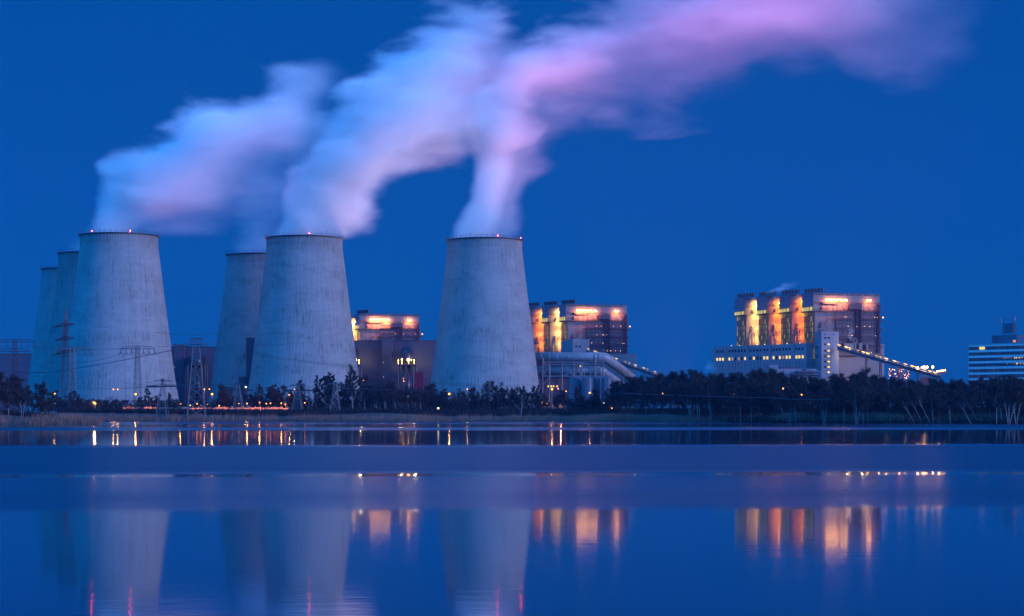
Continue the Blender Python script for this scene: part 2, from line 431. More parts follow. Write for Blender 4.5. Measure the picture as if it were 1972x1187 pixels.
# ------------------------------------------------------------------ steam plumes
def plume(name, label, d, org, axis, upper, lower, dens, asym=.35, depth=.8, warp=22., col=(1,1,1), grain=.75, seed=0., group=None, edge=.62, soft=.018):
    """steam: a closed skin round the plume, filled by a volume whose density follows the plume's own outline.
    upper / lower: outline points seen from the lake, org: where it leaves the stack"""
    k = d/FPX
    ax = Vector((axis[0], axis[1])).normalized(); bx = Vector((-ax.y, ax.x))
    def conv(p):
        q = Vector(((p[0]-org[0])*k, (org[1]-p[1])*k)); return (q.dot(ax), q.dot(bx))
    U = sorted(conv(p) for p in upper); L = sorted(conv(p) for p in lower)
    def ip(T, t):
        if t <= T[0][0]: return T[0][1]
        for (a,va),(b,vb) in zip(T, T[1:]):
            if t <= b: return va+(vb-va)*(t-a)/max(b-a,1e-6)
        return T[-1][1]
    t0 = min(U[0][0], L[0][0]); t1 = max(U[-1][0], L[-1][0]); n = 15
    ts = [t0+(t1-t0)*i/(n-1) for i in range(n)]
    cs = [(ip(U,t)+ip(L,t))/2 for t in ts]; hs = [max((ip(U,t)-ip(L,t))/2, 2*k) for t in ts]
    SC = max(max(abs(c) for c in cs), max(hs))*2.2
    org3 = at(org[0], org[1], d)
    # skin
    mb = MB(); m = 20; pad = 1.12
    for i,t in enumerate(ts):
        tt = t
        if i == 0: tt = t-warp*.3
        if i == n-1: tt = t+warp*.5
        for j in range(m):
            an = 2*pi*j/m; u = cs[i]+cos(an)*(hs[i]*pad+warp*.5); v = sin(an)*(hs[i]*pad*depth+warp*.4)
            q = ax*tt+bx*u; mb.v.append((q.x, v, max(q.y, -2.5)))
    for i in range(n-1):
        for j in range(m):
            j2 = (j+1)%m; mb.f.append((i*m+j, i*m+j2, (i+1)*m+j2, (i+1)*m+j))
    mb.f.append(tuple(range(m-1,-1,-1))); mb.f.append(tuple(range((n-1)*m, n*m)))
    s = N(name+'_steam'); o = s.obj()
    off = s.n('VectorMath', operation='MULTIPLY_ADD'); s.l(o, off.inputs[0]); off.inputs[1].default_value = (.42,1,1.0); off.inputs[2].default_value = (seed*37, seed*11, seed*23)
    x0,_,z0 = s.xyz(o)
    _, nc = s.noise(off.outputs[0], 1/(warp*2.6), 2.5, .5)
    wv = s.n('VectorMath', operation='SUBTRACT'); s.l(nc, wv.inputs[0]); wv.inputs[1].default_value = (.5,.5,.5)
    grow = s.ramp(s.math('ADD', s.math('MULTIPLY', x0, ax.x), s.math('MULTIPLY', z0, ax.y)), 0., (t1-t0)*.35, .25, 1.)
    wsc = s.n('VectorMath', operation='SCALE'); s.l(wv.outputs[0], wsc.inputs[0]); s.l(s.math('MULTIPLY', grow, warp*4.2), wsc.inputs['Scale'])
    wa = s.n('VectorMath', operation='MULTIPLY_ADD'); s.l(wsc.outputs[0], wa.inputs[0]); wa.inputs[1].default_value = (1.2,1,.8); s.l(o, wa.inputs[2])
    x, y, z = s.xyz(wa.outputs[0])
    t = s.math('ADD', s.math('MULTIPLY', x, ax.x), s.math('MULTIPLY', z, ax.y))
    u = s.math('ADD', s.math('MULTIPLY', x, bx.x), s.math('MULTIPLY', z, bx.y))
    tn = s.ramp(t, t0, t1)
    def curve(vals):
        c = s.n('FloatCurve'); cv = c.mapping.curves[0]
        for i in range(n-2): cv.points.new(.5, .5)
        for i,p in enumerate(cv.points): p.location = (i/(n-1), vals[i]); p.handle_type = 'AUTO_CLAMPED'
        c.mapping.update(); s.l(tn, c.inputs['Value']); return c.outputs[0]
    cc = s.math('MULTIPLY', s.math('SUBTRACT', curve([c/SC+.5 for c in cs]), .5), SC)
    hh = s.math('MAXIMUM', s.math('MULTIPLY', curve([h/SC for h in hs]), SC), .5)
    dl = len(dens)
    def dv(i):
        q = i/(n-1)*(dl-1); a = min(int(q), dl-2); return dens[a]+(dens[a+1]-dens[a])*(q-a)
    dd = curve([dv(i) for i in range(n)])
    sN = s.math('DIVIDE', s.math('SUBTRACT', u, cc), hh)
    wN = s.math('DIVIDE', y, s.math('MULTIPLY', hh, depth))
    r = s.math('SQRT', s.math('ADD', s.math('MULTIPLY', sN, sN), s.math('MULTIPLY', wN, wN)))
    bias = s.ramp(sN, -.45, .6, asym, 1., True)
    f, _ = s.noise(off.outputs[0], 1/(warp*1.15), 5., .6)
    r = s.math('ADD', r, s.math('MULTIPLY', s.math('SUBTRACT', f, .5), s.math('MULTIPLY', grow, -2.0)))
    body = s.ramp(r, 1.12, edge, 0., 1., True)
    gr = s.ramp(f, .5-.22, .5+.2, 1-grain, 1+grain)
    above = s.ramp(z0, -1.5, 3., 0., 1.)
    den = s.math('MULTIPLY', s.math('MULTIPLY', body, bias), s.math('MULTIPLY', s.math('MULTIPLY', dd, gr), s.math('MULTIPLY', above, soft)))
    vs = s.n('VolumeScatter'); vs.inputs['Color'].default_value = c4(col); s.l(den, vs.inputs['Density']); vs.inputs['Anisotropy'].default_value = -.42
    s.l(vs.outputs[0], s.out.inputs['Volume'])
    ob = mb.build(name, s.m, None, True, org3)
    bm = bmesh.new(); bm.from_mesh(ob.data); bmesh.ops.recalc_face_normals(bm, faces=bm.faces); bm.to_mesh(ob.data); bm.free()
    return tag(ob, label, 'steam', group)
D1, D1b, D2, D4, D3 = TOW[0][1], TOW[1][1], TOW[3][1], TOW[4][1], TOW[5][1]
PG = 'steam plumes of the cooling towers'
plume('steam_plume','white plume with violet underside drifting from the tower with two red rim lights', D1, (230,454), (420,345),
  [(158,455),(185,395),(208,325),(290,248),(345,195),(450,172),(530,128),(655,92)],
  [(305,455),(345,470),(430,448),(480,410),(570,360),(650,230),(668,130)],
  [2.0,1.5,1.0,.75,.5,.34,.22,.0], .06, .75, 22, seed=1., group=PG, soft=.11)
plume('steam_plume','faint wisp at the rim of the darker tower behind the two-light tower', D1b, (181,489), (.6,.8),
  [(116,488),(135,468),(165,440),(210,400)], [(245,488),(262,455),(300,400)], [.9,.5,.2,0.], .5, .7, 10, seed=2., group=PG, soft=.03)
plume('steam_plume','thin violet steam column rising from the half covered bluish tower', D4, (503,492), (.25,.97),
  [(440,490),(455,430),(468,370),(490,300),(520,230)], [(566,490),(556,430),(585,370),(640,300),(670,230)],
  [.55,.5,.42,.3,0.], .6, .8, 16, seed=3., group=PG, soft=.022)
plume('steam_plume','thickest white plume, a tall billowing cloud over the tower with one red light', D2, (587,459), (313,400),
  [(520,456),(543,400),(562,330),(612,262),(660,190),(715,148),(785,108),(832,40),(880,0),(930,-15)],
  [(656,456),(715,430),(745,365),(805,335),(870,300),(935,275),(1015,240),(1065,150),(1010,20)],
  [2.4,1.7,1.2,.95,.85,.7,.55,.4,.0], .5, .8, 22, seed=4.3, group=PG, soft=.11)
plume('steam_plume','plume rising from the lone tower beside the ducts and trailing off pink', D3, (934,463), (.72,.7),
  [(862,460),(902,400),(918,300),(885,245),(935,170),(1040,70),(1180,-15),(1400,-90),(1600,-110),(1800,-60)],
  [(1005,460),(1052,330),(1066,275),(1125,240),(1250,235),(1420,205),(1545,125),(1700,185),(1810,115)],
  [2.4,1.6,1.05,.75,.46,.28,.2,.16,.15,.12,.0], .16, .7, 24, seed=5.1, group=PG, soft=.09)

# ------------------------------------------------------------------ boiler houses
def boiler(px_l, row, d, T, W, label, style, lampcol, group, full=False, zlow=52., sc=1.):
    """one boiler block. px_l/row: its top near-left corner; local x runs along the long front, y into the depth, z up from the ground"""
    p = at(px_l, row, d); top = p.z-GZ; p = p+Vector((sin(R(17))*T, -cos(R(17))*T, 0))
    t = thing('boiler_house', label, 'boiler house', (p.x, p.y, GZ), R(17), group)
    zb = top-13.2*sc                              # underside of the overhanging upper storey
    # local origin is the far-left corner of the narrow end as it shows; the end wall runs back and to the left
    L = T
    ub = MB(); ub.box(0, 0, zb, W, L, top)
    up = ub.build('upper_storey', M['clad'], t)
    lb = MB(); lb.box(1.7, .6, 2, W+1.2, L-.6, zb); lb.build('lower_storey', M['clad'], t)
    e = MB(); e.box(-.15, .25, zb+3.4, 0, L-.25, top-.2); e.build('end_panel', M['clad_side'], t)
    b = MB(); b.box(-.2, .3, zb+.25, -.02, L-.3, zb+3.2); b.build('window_band', M['band'], t)
    g = MB(); g.box(-1.3, -1.1, zb-.7, 1.6, L+.4, zb-.05); g.box(1.6, -1.1, zb-.5, W+1.6, -.02, zb-.15)
    for k in range(24 if full else 6): g.bar((1.6+k*2.5,-1.05,zb-.2), (1.6+k*2.5,-1.05,zb+.9), .07)
    g.bar((-1.2,-1.05,zb+.9), (W+1.5,-1.05,zb+.9), .09)
    g.build('gallery', M['dark'], t)
    st = MB(); st.box(1.3, .9, zlow-12, 1.66, L-.9, zb-.75); st.build('glazed_stair', M['stair_glass'], t)
    # roof edge and silencers
    q = MB()
    x = .4
    while x < W-3:
        l = random.uniform(5, 9); q.box(x, -.12, top-1.3, min(x+l, W-.2), -.02, top-.25); x += l+random.uniform(.5, 1.4)
    q.box(-.1, -.1, top+.003, W+.1, L+.1, top+.35)
    for k in range(16 if full else 5): q.bar((.5+k*3.6, .1, top+.3), (.5+k*3.6, .1, top+1.5), .06)
    q.bar((.2,.1,top+1.45), (W-.2,.1,top+1.45), .08)
    q.build('roof_edge', M['dark'], t)
    nv = 6
    for k in range(nv):
        v = MB(); yy = 1.6+k*(L-3.2)/(nv-1); xx = 8.4-k*1.15
        r = 1.15*sc
        for a in range(3): v.bar((xx+r*.6*cos(a*2.1), yy+r*.6*sin(a*2.1), top+.3), (xx+r*.6*cos(a*2.1), yy+r*.6*sin(a*2.1), top+1.6), .12)
        v.tube([(xx,yy,top+1.5),(xx,yy,top+1.7),(xx,yy,top+4.1),(xx,yy,top+4.4)], [r*.9,r,r,r*.86], 14)
        if k in (2, 4): v.bar((xx,yy,top+4.4), (xx,yy,top+6.), .12)
        v.build('roof_vent', M['dark'], t)
    # pipe bends at the foot of the gap front, small door hoods
    pb = MB(); xx = 8.2
    pb.tube([(xx,-1.2,zlow-4),(xx,-1.2,zlow+9),(xx-.3,-1.2,zlow+11),(xx-1.2,-1.2,zlow+12.2),(xx-2.2,-1.2,zlow+11),(xx-2.5,-1.2,zlow+9),(xx-2.5,-1.2,zlow+2)], .5, 8)
    pb.build('steam_pipe', M['galv'], t)
    hd = MB(); hd.box(5.2, -1.3, zlow+13, 7.2, -.01, zlow+13.5); hd.box(5.6, -.9, zlow+13.5, 6.4, -.02, zlow+17); hd.build('door_hood', M['rust'], t)
    hd = MB(); hd.box(6.2, -.8, zb+.8, 7.1, -.02, zb+3.4); hd.build('door_hood', M['rust'], t)
    db = MB()
    db.bar((7.2,-1.0,zlow+14), (12.5,-1.0,zlow+20), .3); db.bar((12.5,-1.0,zlow+20), (16.5,-1.0,zlow+20), .3)
    db.build('duct_stub', M['rust'], t)
    fb = MB(); fb.box(2.4, -2.2, zlow-9, 13.5, -1.4, zlow-1.6); fb.build('parapet', M['hall'], t)
    ga = MB(); ga.box(.2, -.9, top-7.0, W+.3, -.02, top-6.75)
    ga.bar((.2,-.85,top-5.9), (W+.3,-.85,top-5.9), .08)
    ga.build('upper_gallery', M['rust'], t)
    xl = 12.2 if not full else None
    if not full:
        lm = MB()
        for dx in (0, -1.5, 1.4): lm.ball((11.2+dx, -1.5, top-4.8+.3*dx), .55, 8, 5)
        lm.build('floodlight', M['warm'], t)
        wash('floodlight_beam', t, (11.2, -4.0, top-5.5), 38000*style, lampcol, .7, .5)
        for q_, (fz, pw) in enumerate(((top-14, 19000), (top-23, 17000), (top-32, 12000))): wash('floodlight_beam', t, (10.5, -4.4, fz), pw*style, lampcol, .7, .6)
    else:
        for (fx, n_) in ((.18, 3), (.245, 3), (.31, 3), (.40, 2), (.465, 2), (.80, 3)):
            lm = MB()
            for k in range(n_): lm.ball((fx*W+k*1.3, -1.5, top-4.6-.5*(k%2)), .5, 8, 5)
            lm.bar((fx*W, -.02, top-5.6), (fx*W, -1.5, top-4.9), .12)
            lm.build('floodlight', M['warm'], t)
        for fx, pw in ((.2,12000),(.30,14000),(.44,10000),(.815,10000)):
            wash('floodlight_beam', t, (fx*W+1, -4.4, top-6.4), pw*style, lampcol, .6, .35)
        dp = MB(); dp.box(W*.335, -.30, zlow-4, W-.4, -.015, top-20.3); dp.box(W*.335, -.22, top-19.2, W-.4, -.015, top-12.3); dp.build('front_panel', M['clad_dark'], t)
        fr = MB()
        for k in range(9): xx = W*.34+k*(W*.64/8); fr.bar((xx,-1.75,zlow-4),(xx,-1.75,top-8.5),.26)
        z_ = zlow
        while z_ < top-10: fr.bar((W*.34,-1.75,z_),(W*.98,-1.75,z_),.22); z_ += 3.3
        fr.build('steel_frame', M['rust'], t)
        # walkways across the front, stair and cable towers, pipes, lit openings
        for j, zz in enumerate((top-19.5, top-26.6, top-33.6, top-40., top-46.5)):
            gm = MB(); x0 = W*(.33 if j else .30)
            gm.box(x0, -1.3, zz-.7, W+1.9, -.02, zz); gm.bar((x0,-1.25,zz+1.), (W+1.9,-1.25,zz+1.), .08)
            for k in range(14): gm.bar((x0+k*2.9,-1.25,zz), (x0+k*2.9,-1.25,zz+1.), .06)
            if j > 1: gm.tube([(x0-9,-.8,zz-3.5),(x0-5,-.8,zz-3.2),(x0-1,-.8,zz-.8),(W*.66,-.8,zz-.8)], .45, 8)
            gm.build('walkway', M['rust'], t)
        for fx, ww, zz in ((.63, 1.7, zlow-6), (.69, 1.2, zlow-6), (.955, 2.0, zlow-6)):
            vt = MB()
            for dx in (0, ww):
                for dy in (-.2, -1.9): vt.bar((fx*W+dx, dy, zz), (fx*W+dx, dy, top-7.5), .4)
            z = zz; k = 0
            while z < top-10:
                vt.bar((fx*W+(0 if k%2 else ww), -1.9, z), (fx*W+(ww if k%2 else 0), -1.9, z+2.6), .16); z += 2.6; k += 1
            vt.box(fx*W+.3, -1.4, zz, fx*W+ww-.3, -.3, top-8)
            vt.build('riser_tower', M['rust'], t)
        ph = MB(); ph.box(W*.52, -2.6, top-11.6, W*.71, -.03, top-8.0); ph.build('plant_box', M['rust'], t)
        ph = MB(); ph.box(W*.12, -1.7, top-8.2, W*.36, -.03, top-7.2); ph.bar((W*.12,-1.5,top-7.4),(W*.115,-1.5,top-11.5),.25); ph.bar((W*.115,-1.5,top-11.5),(W*.22,-1.5,top-11.5),.25); ph.build('duct_tray', M['rust'], t)
        pp = MB()
        for fx in (.20,.29): pp.tube([(fx*W,-.5,zlow),(fx*W,-.5,top-7.5)], .16, 6)
        pp.build('downpipe', M['dark'], t)
        for fx, dz, mat in ((.335,15.,'pale'),(.37,15.6,'pale'),(.50,15.2,'window_dim'),(.575,15.3,'pale'),(.76,15.,'pale'),(.865,15.2,'pale'),(.45,11.,'dark'),(.84,10.8,'dark'),(.53,24.,'dark'),(.76,24.2,'dark'),(.49,24.,'dark'),(.53,33.,'dark')):
            h = MB(); h.box(fx*W, -.10, top-dz-1.5*sc, fx*W+1.0, -.02, top-dz)
            h.build('hatch', M['window_dim'] if mat == 'window_dim' else (M['pale_hatch'] if mat == 'pale' else M['dark']), t)
        rl = random.Random(int(px_l))
        for j, zz in enumerate((top-19.5, top-26.6, top-33.6, top-40., top-46.5)):
            for k in range(4):
                gl_ = MB(); gl_.ball((W*rl.uniform(.36,.97), -1.5, zz+1.9), .15, 6, 4); gl_.build('gallery_lamp', M['gallery_lamp'], t)
        for (zz, l) in ((top-20,0),(top-27,1),(top-34,2),(top-47,3)):
            rr = MB(); rr.box(W*.955, -1.3, zz-.3, W+3.4, -.02, zz); rr.build('end_platform', M['rust'], t)
        ob = MB(); ob.ball((W+2.6, -.8, top-17.5), .45, 8, 5); ob.build('bulkhead_lamp', M['sodium'], t)
        sh = MB()
        for (a, b_, h_) in ((.42,.56,5.),(.575,.60,6.),(.64,.69,5.5),(.75,.78,4.2)):
            sh.box(W*a, -5, zlow-4, W*b_, -1.5, zlow-4+h_)
        sh.tube([(W*.57,-3,zlow-3),(W*.57,-3,zlow+4),(W*.60,-3,zlow+5),(W*.65,-3,zlow-1)], .9, 8)
        sh.build('roof_plant', M['galv'], t)
    return t
M['pale_hatch'] = emis('lit_hatch', (1.,.8,.45), 1.6)
OR1, OR2, OR3, PK = (1.,.50,.13), (1.,.25,.02), (1.,.21,.012), (1.,.27,.06)
G1 = 'boiler blocks of the plant'
# near complex (beside the white stair tower)
for i,(px,row,d,lab,st,lc) in enumerate((
  (1415,577.,1463,'boiler block with pale yellow lit gap, at the outer end of the row of four', 1.0, OR1),
  (1457,574.,1442,'boiler block with plain bright orange lit gap, second in the row of four', .78, OR2),
  (1500.5,570.5,1421,'boiler block with orange upper and dark red lower gap, third in the row of four', .75, OR3))):
    boiler(px, row, d, 19.2, 46, lab, st, lc, G1)
boiler(1544.5, 568., 1400, 19.2, 56, 'long fronted boiler block with walkways, behind the white stair tower', .9, PK, G1, True)
# middle complex (above the big ducts)
boiler(1010, 594., 1568, 17, 46, 'boiler block with orange gap, partly hidden by the lone cooling tower', .8, OR2, G1, zlow=48)
boiler(1043.5, 591.6, 1549, 17, 46, 'boiler block with yellow orange gap, second in the row above the big ducts', .95, OR1, G1, zlow=48)
boiler(1077, 589., 1530, 17, 54, 'long fronted boiler block with walkways, behind the white cube building', 1.15, PK, G1, True, zlow=48)
# far complex (behind the dark hall)
boiler(652, 612., 1692, 18, 46, 'boiler block showing one yellow lit strip beside the tower with thickest plume', 1.0, OR1, G1, zlow=50)
boiler(684, 607., 1670, 18, 56, 'long glowing boiler block rising behind the dark hall roof', 1.7, PK, G1, True, zlow=50)

# ------------------------------------------------------------------ long window building and stair tower
def wall_frame(a, b):
    """base point, heading and length of a wall seen from a (left) to b (right)"""
    d = b-a; return Vector((a.x, a.y, 0)), math.atan2(d.y, d.x), math.hypot(d.x, d.y)
a = at(1373, 669.5, 1452); b = at(1553, 662, 1379)
o, rz, Ln = wall_frame(a, b)
hb = a.z-GZ
t = thing('machine_building', 'long low building with two rows of windows in front of the boiler row', 'industrial building', (o.x,o.y,GZ), rz)
mb = MB(); mb.box(0,0,0,Ln,24,hb); mb.build('wall', M['office'], t)
mb = MB(); mb.box(-.15,-.2,hb+.003,Ln,24.2,hb+.5); mb.build('roof_edge', M['concrete'], t)
px0 = 1373
def fx(px):     # along the wall, from its bearing
    v = (px-CXP)/FPX; dx, dy = cos(rz), sin(rz)
    return (v*o.y-o.x)/(dx-v*dy)
ups = [1379.5,1385,1390.5]+[1403,1409,1414.5,1421,1427,1433]+[1443.5,1450,1457,1463,1470,1476]+[1488,1494,1500,1506.5,1513,1519]+[1532,1537.5,1544]
random.seed(3)
for r_, (zz, hh) in enumerate(((hb-4.6, 2.3), (hb-10.9, 2.6))):
    for k,px in enumerate(ups):
        x = fx(px); ww = MB(); ww.box(x, -.10, zz, x+2.1, -.02, zz+hh)
        fr = ww.build('window', M['frame'], t)
        u = random.random()
        m_ = M['glass'] if r_ == 0 else (M['window_lit'] if (u < .62 or k < 3 or k > 20) else M['window_dim'] if u < .8 else M['glass'])
        pn = MB(); pn.box(x+.15, -.14, zz+.15, x+1.95, -.10, zz+hh-.15); pn.build('pane', m_, fr)
        if r_: pl = MB(); pl.box(x+.9, -.07, zz-7.5, x+1.2, -.02, zz-.4); pl.build('groove', M['dark'], t)
cn = MB()
for px in (1400,1441,1486,1530): x = fx(px); cn.tube([(x,-.3,hb+.4),(x,-.3,hb-6)], .18, 6)
cn.build('downpipe', M['dark'], t)
# roof lamps along the edge
for px in (1409,1425,1459,1473,1497,1516,1541):
    x = fx(px); l = MB(); l.ball((x,-.3,hb+.9), .22, 6, 4); l.build('roof_lamp', M['pale'], t)

d = 1372; p = at(1582, 640, d); hs = p.z-GZ
t = thing('stair_tower', 'tall white stair tower with a column of lit windows', 'stair tower', (p.x,p.y,GZ), R(17))
Ws = 33/2.559/cos(R(26)); Ls = 30/2.559/sin(R(26.5))
mb = MB(); mb.box(0,0,0,Ws,Ls,hs); mb.build('wall', M['white'], t)
mb = MB(); mb.box(-.1,-.1,hs+.003,Ws+.1,Ls+.1,hs+.4); mb.build('roof_edge', M['concrete'], t)
kz = FPX/d
def zrow(y): return CAMZ+(HY-y)/FPX*d-GZ
for j, y in enumerate((650.8, 663.3, 675.6, 686.3, 696.6, 707, 717)):
    for k,(x0,x1) in enumerate(((2.0,3.9),(4.9,7.1))):
        if j == 6 and k == 0: continue
        w_ = MB(); w_.box(x0, -.08, zrow(y)-.75, x1, -.02, zrow(y)+.75); f_ = w_.build('window', M['frame'], t)
        g_ = MB(); g_.box(x0+.1, -.12, zrow(y)-.62, x1-.1, -.08, zrow(y)+.62); g_.build('pane', M['window_lit'] if (k and j) else M['glass'], f_)
w_ = MB(); w_.box(11.3,-.1,zrow(659.8),12.4,-.02,zrow(657.6)); w_.build('vent', M['dark'], t)
# the sign at the top: dark slanted mark, lines of small lettering too far to read, round badge
g_ = MB(); zz = zrow(645.6); g_.v += [(2.0,-.06,zz),(3.4,-.06,zz),(3.4,-.06,zz+.5),(2.2,-.06,zz+1.6),(2.0,-.06,zz+1.6)]; g_.f.append((0,1,2,3,4)); g_.build('sign_mark', M['dark'], t)
random.seed(12); g_ = MB()
for j,zz in enumerate((zrow(642.6), zrow(643.9), zrow(645.3))):
    x = 4.1+.2*j; e_ = 8.9-.15*(2-j)
    while x < e_:
        l = random.uniform(.12,.3); g_.box(x,-.05,zz,min(x+l,e_),-.02,zz+.28); x += l+random.choice((.07,.07,.22))
g_.build('sign_lettering', M['frame'], t)
badge = paint('blue_badge', (.05,.12,.30))
g_ = MB(); g_.tube([(10.2,-.02,zrow(644)),(10.2,-.07,zrow(644))], .8, 18); g_.build('sign_badge', badge, t)
# blank narrow end of the tower: recessed window pairs
for (yy, zz) in ((4,zrow(668)),(7.5,zrow(668)),(11,zrow(668)),(4,zrow(686)),(7.5,zrow(686)),(11,zrow(686)),(7.5,zrow(697))):
    w_ = MB(); w_.box(-.08, yy*1.6, zz-.9, -.02, yy*1.6+2.2, zz+.9); w_.build('window', M['glass'], t)

t = thing('entrance_pavilion', 'low white flat roofed pavilion on thin posts in front of the window building', 'pavilion', (at(1482,0,1335).x,1335,GZ), R(4))
kk = 1335/FPX
mb = MB(); mb.box(0,0,0,16*kk,20,zrow(700)-2.2); mb.box(16*kk,0,0,92*kk,20,zrow(707.5)-2.); mb.build('wall', M['white'], t)
mb = MB(); mb.box(50*kk,-8,zrow(711)-3,95*kk,-.02,zrow(709.5)-3); mb.build('canopy', M['white'], t)
for k in range(9): mb = MB(); mb.box(52*kk+k*2,-7.5,0,52*kk+k*2+.35,-7.1,zrow(711)-3.004); mb.build('post', M['white'], t)
mb = MB(); mb.box(24*kk,3,zrow(707.5)-1.99,62*kk,12,zrow(704.5)-2.); mb.build('roof_plant', M['rust'], t)

# coal bunker sheds behind the conveyor
p0 = at(1619,668,1392); p1 = at(1707,668,1392)
t = thing('bunker_building', 'broad tan shed behind the brightly lit sloping conveyor', 'industrial building', (p0.x,p0.y+6,GZ), R(3))
hb2 = at(0,664.5,1392).z-GZ; L2 = p1.x-p0.x
mb = MB(); mb.box(0,0,0,L2,30,hb2); mb.build('wall', M['tan'], t)
mb = MB(); mb.box(-.1,-.15,hb2+.003,L2+.3,30.1,hb2+.8); mb.build('roof_edge', M['tan'], t)
mb = MB()
for k in range(10): mb.box(2+k*2.2, 2, hb2+.81, 3.2+k*2.2, 5, hb2+.81+random.uniform(1.5,4.5))
mb.build('roof_plant', M['galv'], t)
p0 = at(1130,684,1515); p1 = at(1226,681,1515)
t = thing('bunker_building', 'tan shed stepping up behind the bend of the big ducts', 'industrial building', (p0.x,p0.y,GZ), R(4))
hb2 = p1.z-GZ-1; L2 = p1.x-p0.x
mb = MB(); mb.box(0,0,0,L2,26,hb2); mb.build('wall', M['tan'], t)
mb = MB(); mb.box(-.1,-.15,hb2+.003,L2+.2,26.1,hb2+.8); mb.build('roof_edge', M['tan'], t)
p0 = at(1093.5,655,1480)
t = thing('service_building', 'white cube building with few windows above the big ducts', 'industrial building', (p0.x+4,p0.y,GZ), R(17))
hc = p0.z-GZ
mb = MB(); mb.box(0,0,0,14.2,28,hc); mb.build('wall', M['white'], t)
mb = MB(); mb.box(-.1,-.1,hc+.003,14.3,28.1,hc+.5); mb.build('roof_edge', M['concrete'], t)
for (x,z,mm) in ((2,hc-6,'glass'),(5.2,hc-6,'glass'),(2,hc-11.3,'glass'),(5.2,hc-11.3,'window_lit'),(11.8,hc-9.5,'glass')):
    w_ = MB(); w_.box(x,-.08,z,x+1.9,-.02,z+1.5); f_ = w_.build('window', M['frame'], t)
    g_ = MB(); g_.box(x+.12,-.12,z+.12,x+1.78,-.08,z+1.38); g_.build('pane', M[mm], f_)

# ------------------------------------------------------------------ conveyors
def conveyor(a, b, label, nlamp, supports, big=1., lampmat='warm', power=900):
    d = b-a; t = thing('conveyor_bridge', label, 'conveyor', a)
    d = b-a; L = d.length; u = d.normalized(); s_ = Vector((-u.y,u.x,0)).normalized()*1.6*big; up = Vector((0,0,1))
    mb = MB()
    def sec(p, h0, h1): return [p-s_+up*h0, p+s_+up*h0, p+s_+up*h1, p-s_+up*h1]
    o_ = Vector((0,0,0)); A = sec(o_,-2.2*big,-.3); B_ = sec(d,-2.2*big,-.3)
    for i in range(4): j = (i+1)%4; mb.quad(A[i],A[j],B_[j],B_[i])
    mb.quad(*A); mb.quad(*reversed(B_)); mb.build('gallery', M['dark'], t)
    tr = MB(); n = int(L/4)
    for sg in (-1,1):
        tr.bar(s_*sg*1.05-up*.3, d+s_*sg*1.05-up*.3, .3); tr.bar(s_*sg*1.05-up*2.4*big, d+s_*sg*1.05-up*2.4*big, .3); tr.bar(s_*sg+up*1.2, d+s_*sg+up*1.2, .1)
        for k in range(n):
            p = u*(k*L/n); q = u*((k+1)*L/n)
            tr.bar(p+s_*sg*1.05-up*(.3 if k%2 else 2.4*big), q+s_*sg*1.05-up*(2.4*big if k%2 else .3), .16)
            tr.bar(p+s_*sg, p+s_*sg+up*1.2, .07)
    tr.build('truss', M['frame'], t)
    for k in range(nlamp):
        q = u*L*(k+.35+.25*math.sin(k*2.3))/nlamp; l = MB()
        l.tube([q-s_*.9+up*1.25-u*1.3, q-s_*.9+up*1.25+u*1.3], .28*(1+.5*math.sin(k*1.7)), 6)
        l.bar(q-s_*.9-up*.2, q-s_*.9+up*1.2, .08); l.build('tube_lamp', M[lampmat], t)
        if k%3 == 2: point('tube_lamp_glow', t, q-s_*1.2+up*1.6, power, (1.,.62,.22), .4)
    for f_ in supports:
        q = u*L*f_; z = -(a.z+q.z)+GZ
        m_ = MB()
        for sg in (-1,1): m_.bar(q+s_*sg*.8-up*2.4*big, Vector((q.x,q.y,0))+s_*sg*1.3+up*(z+q.z*0), .55)
        m_.build('trestle', M['dark'], t)
    return t
cv = conveyor(at(1614,667,1372), at(1812,724,1330), 'brightly lit sloping conveyor running down from the white stair tower', 17, (.28,.42,.6,.78), 1.1, 'tube', 700)
for q,pw in ((.10,2200),(.25,2600),(.42,2200)):       # lamps slung below the gallery wash the shed wall
    v = (at(1812,724,1330)-at(1614,667,1372))*q; point('tube_lamp_glow', cv, v+Vector((0,4,-3.2)), pw, (1.,.68,.25), .4)
conveyor(at(1132,674,1475), at(1272,722,1410), 'dim sloping conveyor with a lit edge above the duct bend', 12, (.5,.8), 1.2, 'window_lit', 250)
# stockyard lights at the conveyor foot
def lamp(px, row, d, label, mat='sodium', r=.5, power=0, group='street lamps of the plant', base=GZ, name='street_lamp', arm=True, pole='galv'):
    p = at(px, row, d); h = p.z-base
    t = thing(name, label, 'street lamp' if name == 'street_lamp' else 'floodlight', (p.x, p.y, base), 0, group)
    m = MB(); m.tube([(0,.25,0),(0,.25,h*.6),(0,.25,h+.25)], [.16,.12,.09], 6)
    if arm: m.bar((0,.25,h+.25), (0,-.5,h+.35), .10)
    m.build('pole', M[pole], t)
    hd = MB(); hd.box(-.45,-.75,h+.22,.45,.25,h+.5); hd.build('lamp_head', M['frame'], t)
    b = MB(); b.ball((0,-.25,h), r, 10, 6); b.build('bulb', M[mat], t)
    if power: point('lamp_glow', t, (0,-.9,h-.6), power, (1.,.45,.12), .3)
    return t
for i,(px,row,lab) in enumerate(((1767,709,'floodlight mast closest to the lit conveyor at the stockyard'),(1776,708,'first of a close pair of stockyard floodlight masts'),(1779.5,707.5,'second of a close pair of stockyard floodlight masts'),(1785,707.5,'stockyard floodlight mast just past the close pair'),(1796,707,'stockyard floodlight mast standing apart beside the bright loading boom'))):
    lamp(px, row, 1340, lab, 'warm', .85, 2200 if i%2 == 0 else 0, 'stockyard floodlight masts', name='floodlight_mast')
p = at(1806,716,1345)
